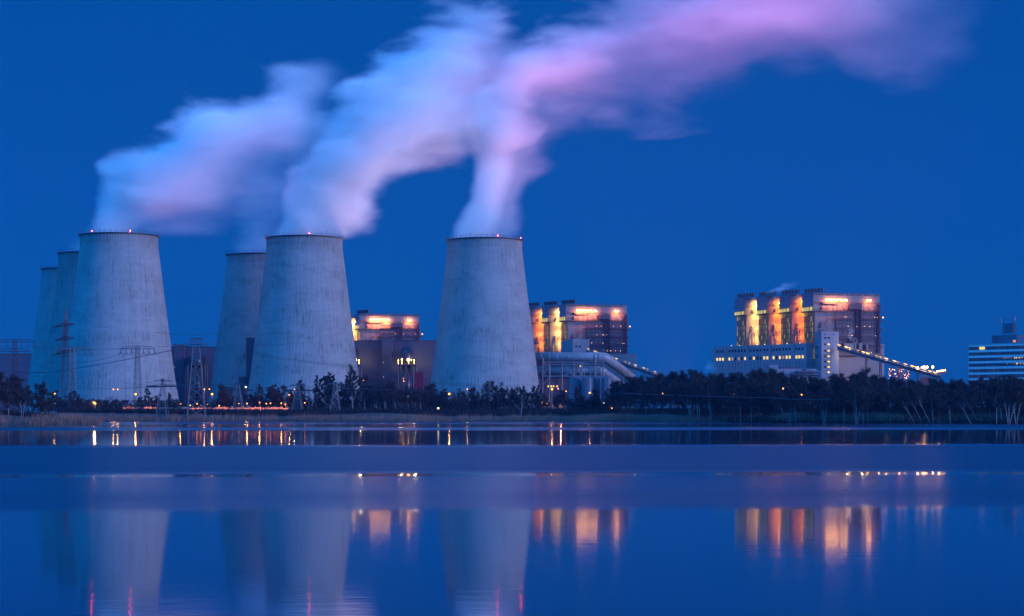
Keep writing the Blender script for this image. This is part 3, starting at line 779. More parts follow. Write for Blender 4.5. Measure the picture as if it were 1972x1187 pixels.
t = thing('loading_boom', 'bright loading boom at the foot of the lit conveyor', 'loading machine', (p.x,p.y,GZ), 0)
h = p.z-GZ; mb = MB()
for sg in (-1,1):
    mb.bar((-10,sg,h-2.5),(6,sg,h+.3),.4); mb.bar((-10,sg,h-4.5),(6,sg,h-1.5),.3)
    for k in range(6): mb.bar((-10+k*2.6,sg,h-2.5+.45*k),(-8.7+k*2.6,sg,h-4.3+.5*k),.2)
mb.build('boom', M['rust'], t)
mb = MB(); mb.box(-12,-3,0,-7,3,h-4.5); mb.build('base', M['rust'], t)
for k in range(3): l = MB(); l.tube([(-1+2.2*k,-1.4,h+.2+.28*k),(.9+2.2*k,-1.4,h+.5+.28*k)], .4, 6); l.build('tube_lamp', M['warm'], t)
point('tube_lamp_glow', t, (0,-4,h+1), 3000, (1.,.5,.15), .5)
p = at(1712,712,1350)
t = thing('transfer_frame', 'red glowing lattice of pipes and lamps below the lit conveyor', 'steel frame', (p.x,p.y,GZ), 0)
random.seed(5); mb = MB()
for k in range(9): mb.bar((k*1.8,0,0),(k*1.8,0,p.z-GZ+2-k*.4),.25)
for k in range(6): mb.bar((0,0,20+k*2.2),(15,0,18.5+k*2.),.2); mb.bar((k*2.5,0,18),(k*2.5+3,0,30),.15)
mb.build('lattice', M['rust'], t)
for k in range(44): l = MB(); l.ball((random.uniform(-.5,15), -.5, p.z-GZ-4.6+random.uniform(-2.2,5.2)), random.uniform(.09,.2), 6, 4); l.build('lamp', M['sodium'] if k%3 else M['warm'], t)
point('lamp_glow', t, (7,-3,p.z-GZ-1), 2600, (1.,.25,.08), .5)

# ------------------------------------------------------------------ dark turbine halls
def hall(px0, px1, row, d, label, towers, elbows, ht=3.):
    a = at(px0,row,d); b = at(px1,row,d); h = a.z-GZ; W = b.x-a.x
    t = thing('turbine_hall', label, 'turbine hall', (a.x,a.y,GZ), 0, 'dark turbine halls')
    m = MB(); m.box(0,0,0,W,40,h); m.build('wall', M['hall'], t)
    m = MB(); m.box(-.2,-.25,h+.003,W+.2,40,h+.6); m.build('roof_edge', M['dark'], t)
    for (q0,q1,r_) in towers:
        x0 = at(q0,0,d).x-a.x; x1 = at(q1,0,d).x-a.x; hh = at(0,r_,d).z-GZ
        m = MB(); m.box(x0,-7,0,x1,-.02,hh); m.build('stair_core', M['hall'], t)
        for k in range(3): l = MB(); l.ball((x0+1,-7.4,h*.30+k*h*.20), .28, 6, 4); l.build('wall_lamp', M['window_lit'], t)
    return t, a, d, h
def elbow(px, d, top_row, label, lit):
    k = d/FPX; p = at(px, 0, d); zt = at(0,top_row,d).z-GZ
    t = thing('elbow_duct', label, 'duct', (p.x, p.y-16, GZ), 0, 'black elbow ducts')
    r = 10.5*k; zp = at(0,703,d).z-GZ
    m = MB(); zc = zt-r
    m.tube([(0,0,zp+1.5),(0,0,zc-6),(0,0,zc-2),(0,2,zc+1.),(0,5,zc+.5),(0,15.9,zc+.2)], [r,r,r,r,r*.98,r*.98], 28)
    m.build('pipe', M['blackduct'], t, True)
    f = MB(); w_ = 15*k
    for x in (-w_, -w_*.1, w_*.85, w_*1.2):
        for y in (-5, 5): f.bar((x,y,0),(x,y,zp),.8)
    f.box(-w_*1.15,-6,zp-.8,w_*1.25,6,zp)
    for y in (-5.,):
        f.bar((w_*.85,y,4),(w_*1.2,y,zp),.4); f.bar((-w_*.1,y,zp),(w_*.85,y,zp*.45),.5); f.bar((-w_,y,zp*.4),(-w_*.1,y,zp),.4); f.bar((-w_*1,y,zp*.45),(w_*1.2,y,zp*.45),.4)
    f.bar((-w_*1.1,-5.8,zp+1.3),(w_*1.2,-5.8,zp+1.3),.12)
    for k2 in range(9): f.bar((-w_*1.1+k2*w_*.28,-5.8,zp),(-w_*1.1+k2*w_*.28,-5.8,zp+1.3),.1)
    f.build('support_frame', M['dark'], t)
    f = MB(); f.tube([(0,2,0),(0,2,zp-.9)], r*.8, 20); f.build('lower_pipe', M['blackduct'], t, True)
    if lit:
        for (x,z,rr) in ((.33*w_,zp+3.2,1.1),(-1.0*w_,zp+3.0,.28),(1.0*w_,zp+3.0,.34),(-.5*w_,zp+3.8,.34)):
            l = MB(); l.ball((x,-6.2-r*(abs(x)<w_*.6),z), rr, 10, 6); l.bar((x,-6.2-r*(abs(x)<w_*.6),zp),(x,-6.2-r*(abs(x)<w_*.6),z-rr*.8),.1); l.build('lamp', M['warm'], t)
        point('lamp_glow', t, (-.7*w_, -1.5, zp+3.6), 2600, (1.,.72,.32), .5)
        point('lamp_glow', t, (1.1*w_, 1., zp+3.6), 3200, (1.,.75,.36), .5)
        point('lamp_glow', t, (.35*w_, -r*1.5, zp+3.), 900, (1.,.6,.2), .5)
    return t
hall(664, 866, 657, 1404, 'dark hall with two lit black elbow ducts, between two big cooling towers', ((737,757,650.5),), ())
elbow(785.5, 1404, 671, 'black elbow duct on a lit steel platform beside the red container', True)
elbow(681, 1404, 671, 'lit black elbow duct half hidden by the tower with thickest plume', True)
hall(305, 425, 669.5, 1524, 'dark hall between the two-light tower and the bluish tower', ((337,357.5,664),), ())
elbow(385, 1524, 683, 'unlit black elbow duct in front of the dark hall by the big pylon', False)
hall(-60, 110, 682.5, 1712, 'dark hall behind the wood at the far bank corner', ((93,99,665),), ())
p = at(474,650.5,1214)
t = thing('stair_slab', 'narrow dark slab building squeezed beside the tower with thickest plume', 'building', (p.x,p.y,GZ), 0)
m = MB(); m.box(0,0,0,9,14,p.z-GZ); m.build('wall', M['hall'], t)
m = MB(); m.box(-4.4,-3,0,-.02,12,at(0,726,1214).z-GZ); m.build('annex', M['hall'], t)
p = at(798,718,1360)
t = thing('red_container', 'dark red box shaped container building under the lit elbow duct', 'container', (p.x,p.y,GZ), 0)
m = MB(); m.box(0,0,0,17*1360/FPX,9,p.z-GZ); m.build('wall', M['redbox'], t)
m = MB(); m.box(-.1,-.15,p.z-GZ+.003,17*1360/FPX+.1,9.1,p.z-GZ+.4); m.build('roof_edge', M['redbox'], t)

# ------------------------------------------------------------------ big flue ducts with their frame, silos
D = 1203; k = D/FPX
t = thing('flue_duct', 'upper of two big grey ducts, running from the lone tower and bending down', 'duct', (at(1010,688,D).x, D, 0), 0, 'big flue ducts')
X = lambda px, dd=D: at(px,0,dd).x-at(1010,0,D).x
Z = lambda row, dd=D: at(0,row,dd).z
r = 9.6*k
m = MB(); m.tube([(X(1010),0,Z(688)),(X(1160),0,Z(688.5)),(X(1166),1,Z(689.5)),(X(1172),3,Z(693)),(X(1222),22,Z(728,D+22))], [r,r,r,r*.98,r*.86], 32); m.build('pipe', M['duct'], t, True)
for px in (1042,1056.5,1072,1094,1144,1152.5): m = MB(); m.tube([(X(px),0,Z(688.2)),(X(px)+.5,0,Z(688.2))], r+.18, 32); m.build('flange', M['duct'], t, True)
t = thing('flue_duct', 'lower of two big grey ducts, partly behind the steel frame', 'duct', (at(1010,714,D).x, D, 0), 0, 'big flue ducts')
r = 8.7*k
m = MB(); m.tube([(X(1010),0,Z(714)),(X(1155),0,Z(714.5)),(X(1161),1,Z(716)),(X(1200),16,Z(742,D+16))], [r,r,r*.98,r*.86], 32); m.build('pipe', M['duct'], t, True)
for px in (1047,1058.5,1082,1118): m = MB(); m.tube([(X(px),0,Z(714.1)),(X(px)+.5,0,Z(714.1))], r+.18, 32); m.build('flange', M['duct'], t, True)
t = thing('pipe_rack', 'steel support frame with cross braces carrying the two big ducts', 'steel frame', (at(1010,714,D).x, D, GZ), 0)
zz = lambda row: Z(row)-GZ
m = MB(); zt = zz(698.5); zm = zz(725.5)
cols = (1045,1058,1082,1104,1120,1145,1161)
for px in cols:
    for y in (-4.6, 4.6): m.bar((X(px),y,0),(X(px),y,zt),.55)
for y in (-4.6,4.6):
    for z in (zt, zm, zz(703)): m.bar((X(1044),y,z),(X(1163),y,z),.6)
for px in cols: m.bar((X(px),-4.6,zt),(X(px),4.6,zt),.5); m.bar((X(px),-4.6,zm),(X(px),4.6,zm),.5)
for (p0,p1,z0,z1) in ((1045,1058,zm,zt-1),(1082,1104,zt,zm),(1104,1082,zz(716),zm),(1104,1120,zm,zt),(1145,1161,zm,zt),(1161,1145,zm,zt),(1045,1058,zz(742),zm),(1104,1120,zt,zm)):
    m.bar((X(p0),-4.6,z0),(X(p1),-4.6,z1),.42)
m.build('frame', M['frame'], t)
m = MB()
for px in (1045,1145): m.tube([(X(px),-5.4,zt-.5),(X(px),-5.4,zz(690))], .8, 8)
m.build('saddle', M['galv'], t)
m = MB()
random.seed(8)
for q in range(26): px = random.uniform(1102,1121); m.bar((X(px),random.uniform(-3,3),zm),(X(px+random.uniform(-3,3)),random.uniform(-3,3),zt), .2)
m.build('stair_cage', M['frame'], t)
l = MB(); l.ball((X(1117),-6,zz(706)),.5); l.bar((X(1117),-4.6,zz(705.4)),(X(1117),-6,zz(705.4)),.12); l.build('lamp', M['window_lit'], t)
DS = 1118
for i,(px,rw,lab) in enumerate(((1112,10.,'dim blue silo at the duct frame side of the silo group'),(1131,11.,'brightest blue silo, second from the duct frame'),(1152,10.,'shaded blue silo between the two brighter silos'),(1168,10.5,'pale blue silo closest to the dark wood'))):
    p = at(px,729,DS+(8 if i%2 == 0 else 0)); h = p.z-GZ; r = rw*DS/FPX
    t = thing('silo', lab, 'silo', (p.x,p.y,GZ), 0, 'blue silos')
    m = MB(); m.tube([(0,0,0),(0,0,h*.5),(0,0,h)], r, 32); m.build('body', M['silo'], t)
    m = MB(); m.tube([(0,0,h+.002),(0,0,h+1.5)], [r+.15,r*.25], 32); m.build('roof', M['silo'], t)
    m = MB()
    for a_ in range(14): q = (r*cos(a_*.449),r*sin(a_*.449)); m.bar((q[0],q[1],h),(q[0],q[1],h+1.3),.07)
    m.tube([(r*cos(a_*.2992),r*sin(a_*.2992),h+1.3) for a_ in range(22)], .07, 4, False)
    m.tube([(r*.55,-.2,h+.5),(r*.55,-.2,h+4),(-r*.1,-.2,h+4),(-r*.5,-.2,h+4),(-r*.5,-.2,h+.6)], .22, 6)
    m.build('railing', M['frame'], t)
    m = MB(); m.bar((-r*.3,-r*1.0,0),(-r*.3,-r*1.0,h),.18); m.bar((-r*.3+.8,-r*.99,0),(-r*.3+.8,-r*.99,h),.18); m.build('ladder', M['frame'], t)
p = at(1030,727,1200)
t = thing('pump_house', 'dark brick block with four small lit windows beneath the big ducts', 'building', (p.x,p.y,GZ), 0)
m = MB(); hh = p.z-GZ; m.box(0,0,0,66*1200/FPX,14,hh); m.build('wall', M['brick'], t)
for px in (1054.5,1060,1064.5,1071.5): x = at(px,0,1200).x-p.x; m = MB(); m.box(x,-.1,at(0,746,1200).z-GZ,x+1.,-.02,at(0,742.5,1200).z-GZ); m.build('window', M['window_lit'], t)
p = at(868,771,1085)
t = thing('red_shed', 'low dark red shed at the foot of the lone cooling tower', 'shed', (p.x,p.y,GZ), 0)
m = MB(); hh = p.z-GZ; m.box(0,0,0,9,5,hh); m.build('wall', M['redbox'], t)
m = MB(); m.v += [(-.3,-.3,hh+.003),(9.3,-.3,hh+.003),(9.3,5.3,hh+.003),(-.3,5.3,hh+.003),(-.3,2.5,hh+1.2),(9.3,2.5,hh+1.2)]; m.f += [(0,1,5,4),(2,3,4,5),(1,2,5),(3,0,4),(3,2,1,0)]; m.build('roof', M['redbox'], t)
for i,(px,row,hgt,lab) in enumerate(((1043,776,9,'small steel plant with red lamps nearest the lone cooling tower'),(1076,776,10,'pale steel lattice plant under the tall street lamp by the ducts'))):
    p = at(px,row,1060); random.seed(20+i)
    t = thing('pipe_plant', lab, 'industrial plant', (p.x,p.y,GZ), 0)
    m = MB()
    for k in range(5): m.bar((-4+2*k,0,0),(-4+2*k,0,hgt),.25)
    for k in range(4): m.bar((-4,0,1+2.5*k),(4,0,1+2.5*k),.25); m.bar((-4+2*k,0,1),(-2+2*k,0,hgt-1),.15)
    m.build('frame', M['galv'], t)
    m = MB(); m.cyl(1,3,0,hgt*.7,1.6,14); m.cyl(-3,2.5,0,hgt*.5,1.2,14); m.build('vessel', M['galv'], t, False)
    for (x,z) in ((0.2,p.z-GZ),(3.,p.z-GZ-.2)): l = MB(); l.ball((x,-.7,z),.36,8,5); l.build('lamp', M['sodium'], t)
    point('lamp_glow', t, (1,-2.5,p.z-GZ-1), 1500, (1.,.3,.15), .3)

# ------------------------------------------------------------------ banded office block
D = 1100; a = at(1865,664.5,D); u = Vector((.72,-.69)); Lo = 64
t = thing('office_block', 'banded office block with dark window strips behind the wood', 'office building', (a.x,a.y,GZ), math.atan2(u.y,u.x))
h = a.z-GZ
m = MB(); m.box(0,0,0,Lo,14,h); m.build('wall', M['panel'], t)
m = MB(); m.box(-.2,-.3,h+.003,Lo,14.2,h+.5); m.build('roof_edge', M['concrete'], t)
random.seed(9); fh = 3.36
def along(px):
    v = (px-CXP)/FPX; return (v*a.y-a.x)/(u.x-v*u.y)
bandglass = litglass('office_strip_glazing', (.75,.7,.5), .035, 1.25, 30., .5, (.028,.022,.04))
for j in range(7):
    z1 = h-1.3-fh*j; b_ = MB(); b_.box(.25,-.10,z1-1.9,Lo,-.02,z1); wb = b_.build('window_band', bandglass, t)
    mu = MB()
    for k in range(int(Lo/1.25)): mu.box(.25+k*1.25,-.16,z1-1.9,.37+k*1.25,-.10,z1)
    mu.box(.25,-.17,z1-.06,Lo,-.10,z1+.02)
    mu.build('window_frame', M['dark'], wb)
    if j == 0: lits = [(1886,2.2),(1892,1.6)]
    elif j == 2: lits = [(px,random.uniform(.2,1.)) for px in (1932,1935,1939,1942,1947,1953,1956,1958,1962,1966,1969)]  # glowing flecks here and one strip below imitate lights mirrored in the glass
    elif j == 3: lits = [(px,random.uniform(.2,.9)) for px in (1938,1947,1952,1957,1961,1964,1967,1970)]
    else: lits = []
    for px,wd in lits:
        x = along(px); l = MB(); hh = 1.7 if j == 0 else random.uniform(.25,.9); l.box(x,-.14,z1-.1-hh,x+wd,-.11,z1-.1); l.build('lit_pane_or_glint', M['window_lit'] if j == 0 or random.random() < .45 else M['window_dim'], wb)
x0, x1, x2 = along(1904), along(1917), along(1953)
m = MB(); m.box(x0,4,h+.5,x1,11,h+5.2); m.build('roof_room', M['hall'], t)
m = MB(); m.box(x1+.02,3,h+.5,x2,12,h+5.4); m.build('roof_house', M['silo'], t)
m = MB(); m.box(along(1946),2.9,h+.9,along(1951),2.98,h+2.2); m.build('lit_pane_or_glint', emis('orange_window',(1.,.33,.10),1.), t)
m = MB(); xm = along(1932)
for dx in (-3,-1,1,3.2):
    for y in (5,9): m.bar((xm+dx,y,h+5.4),(xm+dx,y,h+12),.18)
for z in (7,9.4,12): m.box(xm-3.4,4.6,h+z,xm+3.6,9.4,h+z+.2)
m.bar((xm-3,6,h+5),(xm-3,6,h+16),.22); m.bar((xm+3.4,6,h+5),(xm+3.4,6,h+17.5),.2); m.bar((xm,7,h+12),(xm,7,h+16),.15); m.build('antenna_frame', M['rust'], t)
m = MB(); m.box(xm-1.8,4.9,h+7.2,xm+3.,9,h+11.8); m.build('tank', M['silo'], t)
for dx,dz in ((-4.4,13),(4.4,13.6)): m = MB(); m.tube([(xm+dx,5.2,h+dz),(xm+dx,5.2,h+dz+2.6)], .55, 10); m.bar((xm+dx*.8,5.5,h+dz+1),(xm+dx,5.3,h+dz+1),.1); m.build('antenna', M['white'], t)

# ------------------------------------------------------------------ pylons
def lattice(m, w0, w1, z0, z1, n, bar, y=None):
    def c(f, i): wd = w0+(w1-w0)*f; sx, sy = ((-1,-1),(1,-1),(1,1),(-1,1))[i]; return Vector((sx*wd/2, sy*wd/2, z0+(z1-z0)*f))
    f = [0]; s_ = 1.
    hs_ = [max(w0+(w1-w0)*i/n, .4) for i in range(n)]; tot = sum(hs_); acc = 0
    for q in hs_: acc += q; f.append(acc/tot)
    for i in range(4): m.bar(c(0,i), c(1,i), bar*1.5)
    for a_, b_ in zip(f, f[1:]):
        for i in range(4):
            j = (i+1)%4; m.bar(c(a_,i), c(b_,j), bar); m.bar(c(a_,j), c(b_,i), bar); m.bar(c(b_,i), c(b_,j), bar)
def vee(m, x, z, y=0): m.bar((x,y,z),(x,y,z-2.2),.32); m.bar((x,y,z-2.2),(x-1.2,y,z-3.6),.24); m.bar((x,y,z-2.2),(x+1.2,y,z-3.6),.24)
def pylon_T(h, w0, w1, span, label, px, d, mat, decks=1, rz=0):
    p = at(px, 0, d); t = thing('pylon', label, 'pylon', (p.x, d, GZ-.3), rz, 'power line pylons')
    m = MB(); lattice(m, w0, w1, 0, h, 11, .12); m.build('mast', mat, t)
    for k in range(decks):
        z = h-k*5.6; sp = span*(1 if k == 0 else .78)
        a_ = MB()
        for y in (-.8,.8):
            a_.bar((-sp/2,y*.3,z-1.2),(sp/2,y*.3,z-1.2),.24); a_.bar((-sp*.42,y*.3,z),(0,y,z+.6),.18); a_.bar((sp*.42,y*.3,z),(0,y,z+.6),.18)
            a_.bar((-sp/2,y*.3,z-1.2),(-sp*.42,y*.3,z),.18); a_.bar((sp/2,y*.3,z-1.2),(sp*.42,y*.3,z),.18)
            for q in range(12): a_.bar((-sp*.42+q*sp*.07,y*.3,z),(-sp*.42+(q+.5)*sp*.07,y*.3,z-1.2),.1)
        ar = a_.build('cross_arm', mat, t)
        for q in (-1,-.68,-.36,.36,.68,1): v = MB(); vee(v, q*sp*.49, z-1.2); v.build('insulator', M['dark'], ar)
    return t
pylon_T(at(0,667,1062).z-GZ, 4.6, 2.1, 20, 'slim lattice pylon with six hanging insulators before the two-light cooling tower', 265, 1062, M['galv'], 1)
pylon_T(at(0,669,1066).z-GZ, 4.6, 2.1, 22, 'faint lattice pylon with hanging insulators beside the tall pointed mast', 140, 1066, M['galv'], 1)
pylon_T(at(0,654,1080).z-GZ, 4.6, 2.1, 24, 'two tiered pylon against the sky above the dark trees of the bank corner', 28, 1080, M['rust'], 2)
# tall pointed mast
D = 1072; p = at(126.5,0,D); hh = at(0,597,D).z-GZ
t = thing('pylon', 'tall pointed lattice mast with three pairs of slanting arms', 'pylon', (p.x,D,GZ), 0, 'power line pylons')
m = MB(); lattice(m, 5.0, 2.0, 0, hh*.86, 15, .12); 
def top_c(i): sx, sy = ((-1,-1),(1,-1),(1,1),(-1,1))[i]; return Vector((sx, sy, hh*.86))
for i in range(4): m.bar(top_c(i), Vector((0,0,hh)), .32); m.bar(top_c(i), top_c((i+1)%4), .3); m.bar(top_c(i)*.5+Vector((0,0,hh*.46)), top_c((i+1)%4)*.5+Vector((0,0,hh*.46)), .2)
m.build('mast', M['rust'], t)
for row, wl in ((622,10),(648,9),(674,9)):
    z = at(0,row,D).z-GZ; a_ = MB()
    for y in (-1,1):
        for sg,wd,dz in ((-1,wl,-2.6),(1,wl*.75,-.9)):
            a_.bar((0,y,z),(sg*wd*.72,y*.2,z+dz),.34); a_.bar((0,y,z-1.8),(sg*wd*.72,y*.2,z+dz),.3)
            for q in range(3): a_.bar((sg*wd*.2*q,y*(1-.28*q),z+dz*.27*q),(sg*wd*.2*(q+.5),y*(1-.28*q),z-1.8+(dz+1.8)*.27*(q+.5)),.16)
    a_.build('cross_arm', M['rust'], t)
# large pylon at the water's edge
D = 952; p = at(378,0,D); h = at(0,668,D).z-1.2
t = thing('pylon', 'large pale lattice pylon standing at the edge of the water', 'pylon', (p.x,D,1.2), R(8), 'power line pylons')
m = MB(); lattice(m, 9.4, 3.3, 0, h, 9, .2); m.build('mast', M['galv'], t)
a_ = MB()
for y in (-1.2,1.2):
    a_.bar((-7,0,h+.2),(0,y,h+1.6),.22); a_.bar((9,0,h-.4),(0,y,h+1.6),.22); a_.bar((-7,0,h+.2),(9,0,h-.4),.2)
a_.build('cross_arm', M['galv'], t)
a_ = MB()
for z in (0,3.): 
    for y in (-1.5,1.5): a_.bar((-3.2,y,h+1+z),(3.2,y,h+1.3+z),.25)
for k in range(8):
    for y in (-1.5,1.5): a_.bar((-3.2+k*.91,y,h+1),(-3.2+k*.91,y,h+4.2),.12)
a_.build('top_cage', M['rust'], t)
# small two tiered pylons
def pylon_small(px, row, d, label, s_=1., base=GZ, mat='galv'):
    p = at(px,0,d); h = at(0,row,d).z-base
    t = thing('pylon', label, 'pylon', (p.x,d,base), R(-5), 'power line pylons')
    m = MB(); lattice(m, 5.6*s_, 1.9*s_, 0, h*.8, 7, .09); lattice(m, 1.9*s_, 1.0*s_, h*.8, h-1.0, 3, .08); m.build('mast', M[mat], t)
    for z, sp, th in ((h-4., 16.5*s_, .42), (h-1.3, 9.5*s_, .2)):
        a_ = MB()
        for y in (-.5,.5): a_.bar((-sp/2,y*.3,z),(sp/2,y*.3,z),th); a_.bar((-sp/2,y*.3,z),(0,y,z+1.),.16); a_.bar((sp/2,y*.3,z),(0,y,z+1.),.16)
        ar = a_.build('cross_arm', M['dark' if th > .3 else mat], t)
        if th > .3:
            for q in (-.42,-.24,.24,.42): v = MB(); v.bar((q*sp,0,z),(q*sp,0,z-1.9),.2); v.build('insulator', M['dark'], ar)
    m = MB(); m.box(-.8,-.5,h-1.2,.8,.5,h-.2); m.build('cap', M['dark'], t)
    return t
pylon_small(313, 729.5, 955, 'small pylon with two cross arms next to the large pale pylon at the water', 1.05, 1.6)
pylon_small(459, 737, 985, 'small pylon with two cross arms before the foot of the bluish tower', 1.)
pylon_small(573, 738, 985, 'small pylon with a pair of orange lamps at its cross arm', 1.)
pylon_small(646, 735, 975, 'pale small pylon among the leafy topped bare trees', .95)
pylon_small(1549, 710, 1010, 'pale small pylon rising behind the wood below the white stair tower', 1.)

# ------------------------------------------------------------------ power cables
def cable(pts, label, sag=3., r=.09, n=14):
    m = MB(); full = []
    for a_, b_ in zip(pts, pts[1:]):
        for i in range(n):
            f = i/n; q = a_.lerp(b_, f); q = q-Vector((0,0,4*sag*f*(1-f))); full.append(q)
    full.append(pts[-1])
    m.tube(full, r, 4, False)
    tag(m.build('power_cable', M['cable'], None), label, 'power cable', 'power cables strung between the pylons')
cable([at(-30,712,1090),at(95,717.5,1040),at(325,676,1000),at(400,664,952)], 'thick sagging cable rising across the two-light tower to the large pylon', .6, .17)
cable([at(234,682,1062),at(100,700,1062),at(-20,690,1080)], 'thin cable from the end insulator of the slim pylon', 2)
for i,(x,y) in enumerate(((244,682),(254,682),(276,682),(287,682),(297,682))):
    cable([at(x,y,1062),at(120+40*i,748-3*i,980),at(380+25*i,738,952)], ['cable from the second insulator of the slim pylon','cable from the third insulator of the slim pylon','cable from the fourth insulator of the slim pylon','cable from the fifth insulator of the slim pylon','cable from the last insulator of the slim pylon'][i], 1.5, .07)
cable([at(300,640,1000),at(430,641,1000),at(560,640,1000)], 'upper faint reddish cable crossing the sky between the two front towers', 1.2, .07)
cable([at(60,667,1066),at(140,670,1066),at(265,668,1062),at(376,658,952),at(560,662,1000)], 'long cable linking the three pylons before the towers', 1.2, .07)
cable([at(313,742,955),at(459,742,985),at(573,743,985),at(646,741,975),at(700,748,980)], 'low cable linking the four small pylons along the bank', 1., .08)
cable([at(500,682,1010),at(700,706,1010),at(830,735,1000),at(1000,742,1000)], 'cable crossing the flank of the tower with thickest plume', .8, .08)
cable([at(500,685,1008),at(700,709,1008),at(830,738,998),at(1000,745,998)], 'twin cable just below the one crossing the thickest plumed tower', .8, .08)
cable([at(690,749,960),at(960,757,960),at(1200,757.5,940),at(1470,766,760),at(1600,770,730)], 'pale cable running low through the trees below the ducts', .3, .12)

# ------------------------------------------------------------------ street lamps
def wood_d(px): return 965-(px-1185)*.55 if px < 1480 else 803-(px-1480)*.16
random.seed(31)
L_ = [(105,758,1030,'bright street lamp with lit pole beside the two-light tower foot',1,900),
 (106.5,777.7,1000,'low orange lamp just under the bright lamp beside the bank corner trees',0,0),
 (50.4,750,1060,'dim lamp seen over the dark trees of the bank corner',0,0),
 (181,775,1000,'higher of two touching orange lamps at the tower foot',1,900),(183.2,777,995,'lower and brighter of two touching orange lamps at the tower foot',1,900),
 (218.7,750.3,1050,'first of two twin lamps glowing before the base of the two-light tower',0,600),(226.8,750,1050,'second of two twin lamps glowing before the base of the two-light tower',0,600),
 (261.3,759,1020,'bright street lamp at the foot of the slim pylon',1,800),
 (342.5,774.5,1040,'small lamp where the two-light tower meets the dark hall',0,0),(348,778,1030,'orange lamp beside the foot of the large pylon',0,600),
 (366.5,781,1010,'low lamp seen through the legs of the large pylon',0,0),(379.6,778,1010,'lamp in the middle of the large pylon legs',0,0),(387,781,1010,'yellow lamp near the far leg of the large pylon',0,0),
 (393.7,750,1020,'tall lamp rising directly beside the large pylon',0,600),(403.2,749.8,1030,'tall dim lamp between the two brighter lamps near the large pylon',0,0),(408.5,759,1010,'bright yellow lamp by the trees after the large pylon',1,800),(399.5,779,1010,'low lamp under the tall pair beside the large pylon',0,0),(422.5,781.7,1000,'small low lamp at the start of the long orange wall',0,0),
 (473.5,745.5,1080,'white yard floodlight at the annex of the dark slab building',2,900),
 (460,777.6,1010,'lamp at the foot of the small pylon before the bluish tower',0,0),(476,777.6,1010,'lamp with orange haze over the lit wall',0,300),(500,775.5,1010,'lamp above the middle of the lit wall',0,300),(513,777.6,1010,'faint lamp over the gap in the lit wall',0,0),(521,777,1010,'lone yellow lamp over the second half of the lit wall',0,0),(542,777,1010,'lamp near the far end of the lit wall',0,300),(549.4,779,1000,'orange lamp beside the post at the end of the lit wall',0,0),
 (558,760,1010,'street lamp with brightly lit pole beside the lit wall end',1,700),(567,750,1010,'tall lamp next to the small pylon with two lamps',0,600),(577,750,1010,'tall dim lamp beyond the small pylon with two lamps',0,0),(587,776,1000,'reddish lamp in the dark trees after the small pylon',0,0),
 (734,750,1010,'orange lamp deep in the birch wood below the dark hall',0,0),(732,759,1010,'second orange lamp low in the birch wood below the dark hall',0,0),(745,750,1015,'faint lamp beside the stair core in the birch wood',0,0),
 (777,729,1300,'yellow lamp under the platform of the black elbow duct',0,300),(777.6,734.5,1290,'lower yellow lamp under the platform of the black elbow duct',0,0),(700.6,733,1290,'dim yellow lamp above the trees under the half hidden elbow duct',0,0),
 (785,763,1005,'bright white lamp in the dark trees below the red container',2,300),
 (865,758.5,1020,'street lamp with glowing pole at the foot of the lone tower',1,800),(900,750,1050,'first of the twin lamps before the lone tower base',0,600),(911,749.6,1050,'second of the twin lamps before the lone tower base',0,600),
 (1000.6,758,1005,'orange lamp in the trees at the edge of the lone tower',0,0),(1063,749.5,1040,'tall orange street lamp in front of the brick pump house',1,800),(1075,749,1060,'small yellow lamp just beyond the tall lamp by the pump house',0,0),(1090,754,1040,'greenish T shaped lamp between pump house and silos',0,0),
 (1110.5,764.6,1040,'small orange lamp below the dim silo',0,0),(1135.8,757,1010,'tall street lamp standing before the blue silos',1,500),(1116,775,1010,'reddish low lamp below the silos',0,0),(1163.5,776.5,1000,'white low lamp under the pale silo',2,0),(1178,786.5,985,'yellow low lamp where the dark wood begins',0,0),
 (844,786.5,985,'small white lamp in the shrubs before the red shed',2,0),
 (1276,758,792,'orange lamp on a thin post in the wood beyond the conveyor end',0,0),(1342,779,772,'low yellow lamp beside the forked birch trio',0,0),(1413.5,760,742,'yellow lamp in the wood under the window building',0,0),(1452.6,750,738,'dim lamp high in the wood under the orange gaps',0,0),(1508,748.6,720,'pale lamp in the wood near the pavilion',0,0),(1543.5,760.5,712,'yellow lamp near the leaning birch below the stair tower',0,0),(1664,788,690,'small white lamp low at the reed edge',2,0)]
for i,(px,row,d,lab,br,pw) in enumerate(L_):
    dd = d if d > 900 else wood_d(px)-8
    lamp(px, row, dd, lab, 'pale' if br == 2 else 'sodium', (.26,.55,.5)[br] if d > 900 else .24, pw, base=gz((px-CXP)/FPX*dd,dd)-.1, pole='galv' if pw else 'dark')

# long low wall washed by sodium light
D = 992; a_ = at(236,0,D); b_ = at(556,0,D)
t = thing('boundary_wall', 'long low wall glowing orange under lamps along the far bank', 'wall', (a_.x,D,GZ), 0)
W_ = b_.x-a_.x
m = MB()
for k in range(int(W_/3)): m.box(k*3,0,0,k*3+2.94,.25,2.9+.15*math.sin(k*1.9))
m.build('panel', paint('wall_concrete', (.33,.30,.27), .8, .4, .4), t)
m = MB()
for k in range(int(W_/3)+1): m.box(k*3-.14,-.06,0,k*3+.14,.31,3.2)
m.build('post', M['concrete'], t)
for px in (243,251,283,291,372,383,392,421,433,447,469,480,492,502,517,530,542,551): wash('lamp_glow', t, (at(px,0,D).x-a_.x,-2.6,2.4), 800, (1.,.19,.008), .25, .3)
for px in (243,251,283,291,372,383,392,421,433,447,469,480,492,502,517,530,542,551):
    m = MB(); x = at(px,0,D).x-a_.x; m.ball((x,-1.2,3.5),.10,6,4); m.bar((x,0,3.),(x,-1.2,3.6),.06); m.build('wall_lamp', M['wall_lamp'], t)

